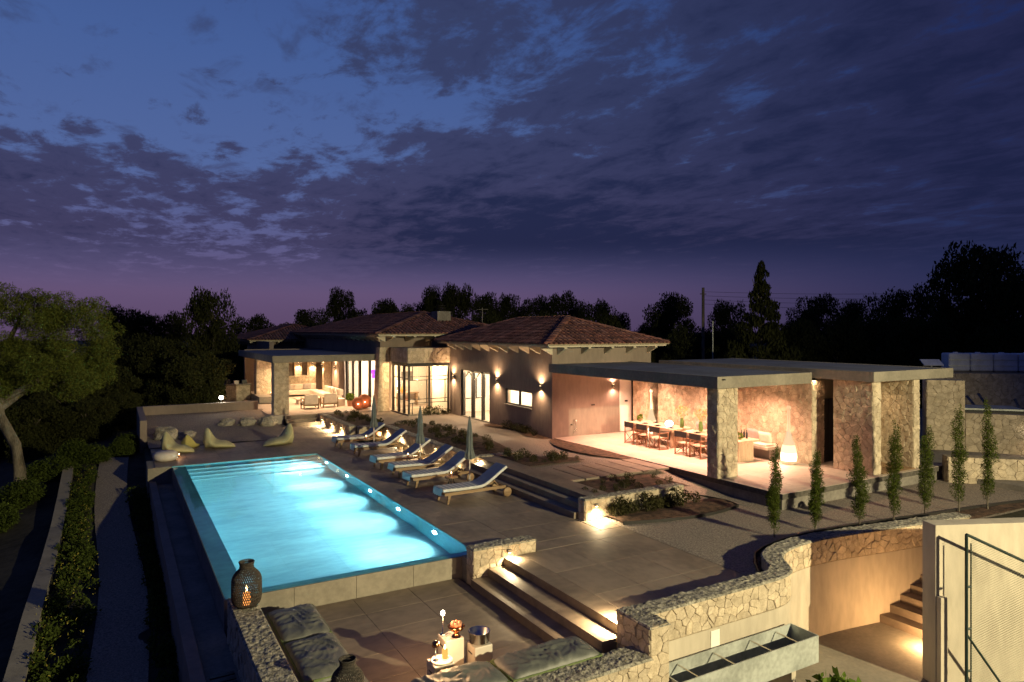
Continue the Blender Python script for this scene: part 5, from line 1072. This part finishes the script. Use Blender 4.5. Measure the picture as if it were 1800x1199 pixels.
pb = leaves('foliage', 'shrub_bright', [(0, 0, .3, .36, .36, .34)], 700, .10, 77); COL.objects.unlink(pb)
shrub(11.05, 7.5, -2.4, 1.5, 'bright green bush under the end of the zinc trough', None, pb, 'green_bush')
shrub(17.0, 12.4, -.46, .45, 'small green tuft at the corner of the dining terrace', None, pb, 'green_tuft')
# young cypresses
def cypress(label, x, y, z, h, lean, seed, w=.22):
    t = thing('cypress', label, 'cypress', (x, y, z), 0, 'row of young cypresses'); rg = random.Random(seed)
    top = Vector((lean, lean * .2, h)); MB().tube([(0, 0, -.1), (lean * .2, 0, h * .4), top * .95], [.022, .016, .006], 6).build('trunk', 'bark', t)
    cl = []
    for k in range(34):
        f = .15 + .85 * (k + rg.random()) / 34; r = w * (.16 + 1.0 * math.sin(math.pi * min(1, (1 - f) * .86 + .03)) ** .75) * rg.uniform(.55, 1.25)
        bend = f * f; cl.append((lean * bend + rg.uniform(-.07, .07), lean * .2 * bend + rg.uniform(-.07, .07), f * h, r * .8, r * .8, .16 + .07 * (1 - f)))
    leaves('crown', 'cypress', cl, 7500, .042, seed, t, aspect=.32)
CY = [(13.9, 11.25, 2.15, .10), (15.25, 11.1, 1.95, .12), (16.55, 10.75, 2.30, -.22), (17.7, 10.55, 2.55, .16), (18.95, 10.45, 2.35, .42), (20.2, 10.2, 2.95, .06), (21.2, 9.95, 3.0, .10)]
for k, (x, y, h, l) in enumerate(CY):
    cypress('young cypress in the row behind the curved parapet, %s from the left' % ('first', 'second', 'third', 'fourth', 'fifth leaning one', 'sixth', 'seventh')[k], x, y, -.46, h, l, 200 + k, (.15, .135, .175, .165, .18, .19, .17)[k])
# background trees: a few crowns shared between trees, each tree a thing
def pine_mesh(seed, n, conic=False):
    rg = random.Random(seed); cl = []
    if conic:
        for k in range(58):
            f = k / 58; r = (1 - f) ** 1.15 * rg.uniform(.65, 1.1); a = k * 2.4; cl.append((r * .78 * math.cos(a), r * .78 * math.sin(a), .10 + .88 * f + rg.uniform(-.015, .015), 0.07 + .22 * r, .07 + .22 * r, .022 + .025 * r))
    else:
        for k in range(60):
            a = rg.uniform(0, 6.28); b = rg.random() ** .6; h = rg.uniform(.28, .92); rr = b * .62 * math.sin(math.pi * min(1, max(.05, (h - .12) / .95))) ** .6
            s = rg.uniform(.10, .22); cl.append((rr * math.cos(a), rr * math.sin(a), h, s * 1.15, s * 1.15, s * .62))
        for k in range(22):
            a = rg.uniform(0, 6.28); cl.append((.5 * rg.random() * math.cos(a), .5 * rg.random() * math.sin(a), rg.uniform(.04, .3), .26, .26, .12))
    o = leaves('crown', 'pine_dark', cl, n, .034 if not conic else .040, seed, aspect=.6); COL.objects.unlink(o)
    mb = MB(); mb.tube([(0, 0, -.05), (.02, .01, .4), (0, .02, .85)], [.035, .026, .008], 8)
    for k in range(6): a = k * 1.9; mb.tube([(.015, .01, .34 + .07 * k), (.22 * math.cos(a), .22 * math.sin(a), .52 + .07 * k)], [.014, .004], 5)
    tr = mb.build('trunk', 'bark'); COL.objects.unlink(tr); return o, tr
PM = [pine_mesh(300 + k, 24000) for k in range(5)]; FIR = pine_mesh(320, 13000, True)
def tree(u, vtop, d, wpx, label, base_z=None, src=None, name='pine_tree', hmin=None):
    """u, vtop: where the top stands, d: distance from the camera point, wpx: crown width"""
    tt = (u - 900) / 1200; x = d * (.5 + .8660254 * tt); y = d * (.8660254 - .5 * tt); ztop = 4.6 - (vtop - 580) / 1200 * d
    zb = terr_z(x, y) - .1 if d < 60 or u > 430 else -2.5
    h = ztop - zb; w = wpx / 1200 * d / 1.35; o = thing(name, label, 'tree', (round(x, 2), round(y, 2), zb), RS.uniform(0, 6.28), 'trees round the villa'); o.scale = (w, w, h / .98)
    c, tr = src or RS.choice(PM); a = c.copy(); linkp(a, o); b = tr.copy(); linkp(b, o); return o
TR = [(205, 545, 75, 90, 'low dark pine just right of the big lit pine'), (255, 552, 70, 85, 'low dark pine left of the tall round pine'), (300, 556, 72, 80, 'small dark pine in the gap left of the tall round pine'), (375, 513, 52, 95, 'tall round dark pine left of the lounge canopy'), (440, 553, 80, 90, 'dark pine right of the tall round pine'), (488, 572, 85, 60, 'small pine in the notch left of the far roof'),
      (545, 545, 85, 75, 'bushy dark pine behind the far roof'), (597, 513, 88, 55, 'slim pointed pine behind the far roof'), (632, 545, 85, 50, 'small pine right of the slim pointed one'), (690, 530, 80, 80, 'broad dark pine behind the middle roof'), (735, 528, 84, 50, 'narrow pine behind the middle roof'), (765, 507, 78, 55, 'tall pine left of the chimney'), (810, 504, 76, 75, 'tall broad pine above the chimney'), (855, 522, 80, 70, 'dark pine right of the chimney'), (900, 520, 82, 60, 'dark pine behind the near roof, left one'), (945, 527, 80, 60, 'dark pine behind the near roof ridge'), (990, 520, 78, 70, 'round pine behind the near roof ridge end'), (1050, 527, 74, 85, 'round dark pine behind the near roof slope'), (1090, 555, 74, 60, 'low pine at the edge of the sky gap'),
      (1185, 524, 62, 105, 'broad dark pine left of the wooden pole'), (1140, 568, 66, 60, 'low bush pine in the sky gap'), (1285, 532, 66, 75, 'dark pine left of the tall fir'), (1395, 560, 60, 60, 'dark pine just right of the tall fir'), (1430, 522, 64, 95, 'broad dark pine right of the tall fir'), (1500, 535, 66, 70, 'dark pine in the middle of the right tree row'), (1585, 503, 56, 120, 'large pine with pale branches on the right'), (1645, 523, 60, 70, 'dark pine between the two large right ones'), (1745, 437, 46, 210, 'tallest pine at the right edge of the picture'), (1800, 470, 50, 160, 'tall pine cut by the right edge')]
for u, v, d, w, lab in TR: tree(u, v, d, w, lab, -1.2 if u > 430 else -5.5)
# second, lower row that closes the gaps below the crowns
FILL = [(20, 640, 38, 150), (112, 652, 37, 140), (192, 650, 40, 110), (62, 702, 34, 110), (150, 700, 35, 100), (216, 690, 38, 70), (60, 600, 48, 140), (170, 610, 46, 120), (235, 590, 50, 120), (300, 600, 44, 120), (345, 625, 42, 110), (410, 610, 62, 110), (640, 560, 66, 90), (720, 556, 68, 90), (850, 548, 64, 90), (960, 548, 62, 90), (1060, 560, 58, 90), (1130, 585, 55, 90), (1210, 570, 52, 90), (1265, 580, 52, 90), (1400, 570, 50, 100), (1470, 565, 50, 100), (1540, 560, 48, 100), (1620, 560, 46, 100), (1690, 545, 48, 110), (1770, 560, 44, 120), (1860, 540, 44, 120), (520, 570, 72, 90), (580, 568, 72, 90)]
ORD = ['first', 'second', 'third', 'fourth', 'fifth', 'sixth', 'seventh', 'eighth', 'ninth', 'tenth', 'eleventh', 'twelfth', 'thirteenth', 'fourteenth', 'fifteenth', 'sixteenth', 'seventeenth', 'eighteenth', 'nineteenth', 'twentieth', 'twenty first', 'twenty second', 'twenty third', 'twenty fourth', 'twenty fifth', 'twenty sixth', 'twenty seventh', 'twenty eighth', 'twenty ninth']
for k, (u, v, d, w) in enumerate(sorted(FILL)): tree(u, v, d, w, 'low black tree of the lower row, %s from the left' % ORD[k], -1.2 if u > 430 else -6)
tree(1338, 462, 44, 118, 'tall pointed fir right of the wooden pole', -.5, FIR, 'fir_tree')
# the big lit pine on the left
t = thing('pine_tree', 'large lit stone pine with a leaning trunk at the left edge', 'tree', (-3.75, 32.0, -1.75)); t.scale = (1.22, 1.22, 1.24)
MB().tube([(.45, 0, -.6), (.42, 0, .8), (.30, .0, 1.6), (-.10, 0, 2.5), (-.2, .1, 3.4), (-.5, .2, 5.0)], [.22, .17, .155, .15, .13, .05], 12).build('trunk', 'bark', t)
for a, b in (((-.15, .1, 2.9), (1.9, -.3, 4.5)), ((-.2, .1, 3.3), (-1.9, .4, 5.0)), ((-.3, .1, 4.0), (.5, .8, 5.9)), ((-.1, 0, 2.7), (1.1, .9, 4.0))): MB().tube([a, ((a[0] + b[0]) / 2, (a[1] + b[1]) / 2, (a[2] + b[2]) / 2 - .15), b], [.11, .08, .03], 7).build('limb', 'bark', t)
rg = random.Random(9); cl = []
for cx, cz, rx, rz_, n in ((-.7, 5.6, 1.6, 1.5, 46), (-2.8, 5.5, 1.5, 1.6, 24), (1.95, 4.9, 1.15, 1.35, 42), (.8, 5.4, .9, .9, 16), (2.0, 3.55, .9, .55, 14), (-1.0, 3.5, 1.4, .5, 20), (.4, 4.0, 1.1, .7, 14)):
    for k in range(n):
        d = Vector((rg.gauss(0, 1), rg.gauss(0, 1), rg.gauss(0, 1))).normalized() * rg.uniform(.55, 1); s = rg.uniform(.28, .52); cl.append((cx + d.x * rx, d.y * 1.5, cz + d.z * rz_, s, s, s * .72))
leaves('crown', 'pine', cl, 120000, .07, 9, t, aspect=.28)
# bushes and ground cover on the left slope
bs = [leaves('foliage', 'herb', [(0, 0, .45, .62, .62, .5), (.35, .2, .35, .4, .4, .36), (-.3, -.3, .4, .4, .4, .4)], 5200, .07, 60 + k) for k in range(2)]
for o in bs: COL.objects.unlink(o)
BU = [(-3.0, 30.5, 1.0, 'yellow flowering bush left of the far end of the kerb'), (-2.2, 32.3, 1.1, 'bush at the top of the garden walk'), (-.9, 33.6, .9, 'bush beside the far path junction'), (.2, 34.6, .8, 'bush against the low garden wall, left'), (.4, 35.8, .8, 'bush against the low garden wall, right'), (-4.2, 25.0, 1.2, 'feathery bush left of the kerb at mid slope'), (-4.9, 23.2, 1.1, 'dark feathery bush at the left edge'), (-3.6, 28.0, 1.0, 'bush between the feathery and flowering bushes'), (-4.6, 31.5, 1.2, 'dark bush beside the pine trunk'), (-3.4, 20.3, .8, 'low dark bush down the left slope'), (-1.6, 34.2, .9, 'bush behind the path junction')]
for x, y, s, lab in BU: shrub(x, y, terr_z(x, y) - .05, s * 1.1, lab, None, RS.choice(bs), 'slope_bush')
def strip(name, label, xf, y0, y1, n, size, m, seed, hz):
    rg = np.random.default_rng(seed); cl = []
    for k in range(170):
        y = y0 + (y1 - y0) * rg.random(); a, b = xf(y); x = a + (b - a) * rg.random(); s = .12 + .1 * rg.random(); cl.append((x, y, gpz(0, y) - .02 + s * hz, s, s, s * hz * 1.2))
    o = leaves(name, m, cl, n, size, seed); setp(o, label, 'ground cover', kind='stuff')
strip('ground_cover', 'low green planting between the kerb and the garden walk', lambda y: (-1.42, gpath(y) - .6), 8.5, 32, 16000, .07, 'herb', 81, .9); strip('ground_cover', 'low green planting between the garden walk and the pool channel', lambda y: (gpath(y) + .6, .95), 8.5, 29, 11000, .07, 'herb', 82, .9)
strip('wild_flowers', 'yellow flower heads scattered over the planting by the kerb', lambda y: (-1.42, gpath(y) - .65), 8.5, 32, 900, .045, 'flower', 83, 1.5)
# poles and wires
def pole_at(u, d, z0, z1, r, label, m='bark'):
    tt = (u - 900) / 1200; x = d * (.5 + .8660254 * tt); y = d * (.8660254 - .5 * tt); t = thing('utility_pole', label, 'pole', (x, y, z0)); MB().tube([(0, 0, 0), (0, 0, z1 - z0)], [r, r * .75], 8).build('pole', m, t); return t
t = pole_at(1236, 50, -1, 7.7, .13, 'dark wooden utility pole standing behind the dining canopy')
MB().box((-.3, -.03, 8.2), (.3, .03, 8.26)).build('crossarm', 'bark', t)
PP = t.location.copy(); pole_at(1253, 46, -1, 5.2, .05, 'thin steel post right of the wooden pole', 'zinc')
for k, (z0, z1) in enumerate(((7.4, 7.65), (7.1, 7.2), (6.8, 6.7), (6.5, 6.2))):
    e = Vector((62, 20, z1 + .2)); s = Vector((PP.x, PP.y, z0)); mb = MB(); mb.tube([s.lerp(e, i / 16) + Vector((0, 0, -1.6 * (i / 16) * (1 - i / 16))) for i in range(17)], .010, 4, False)
    setp(mb.build('overhead_wire', 'black_metal'), 'overhead wire from the wooden pole to the right, %s' % ('top one', 'second from top', 'third from top', 'lowest')[k], 'wire')
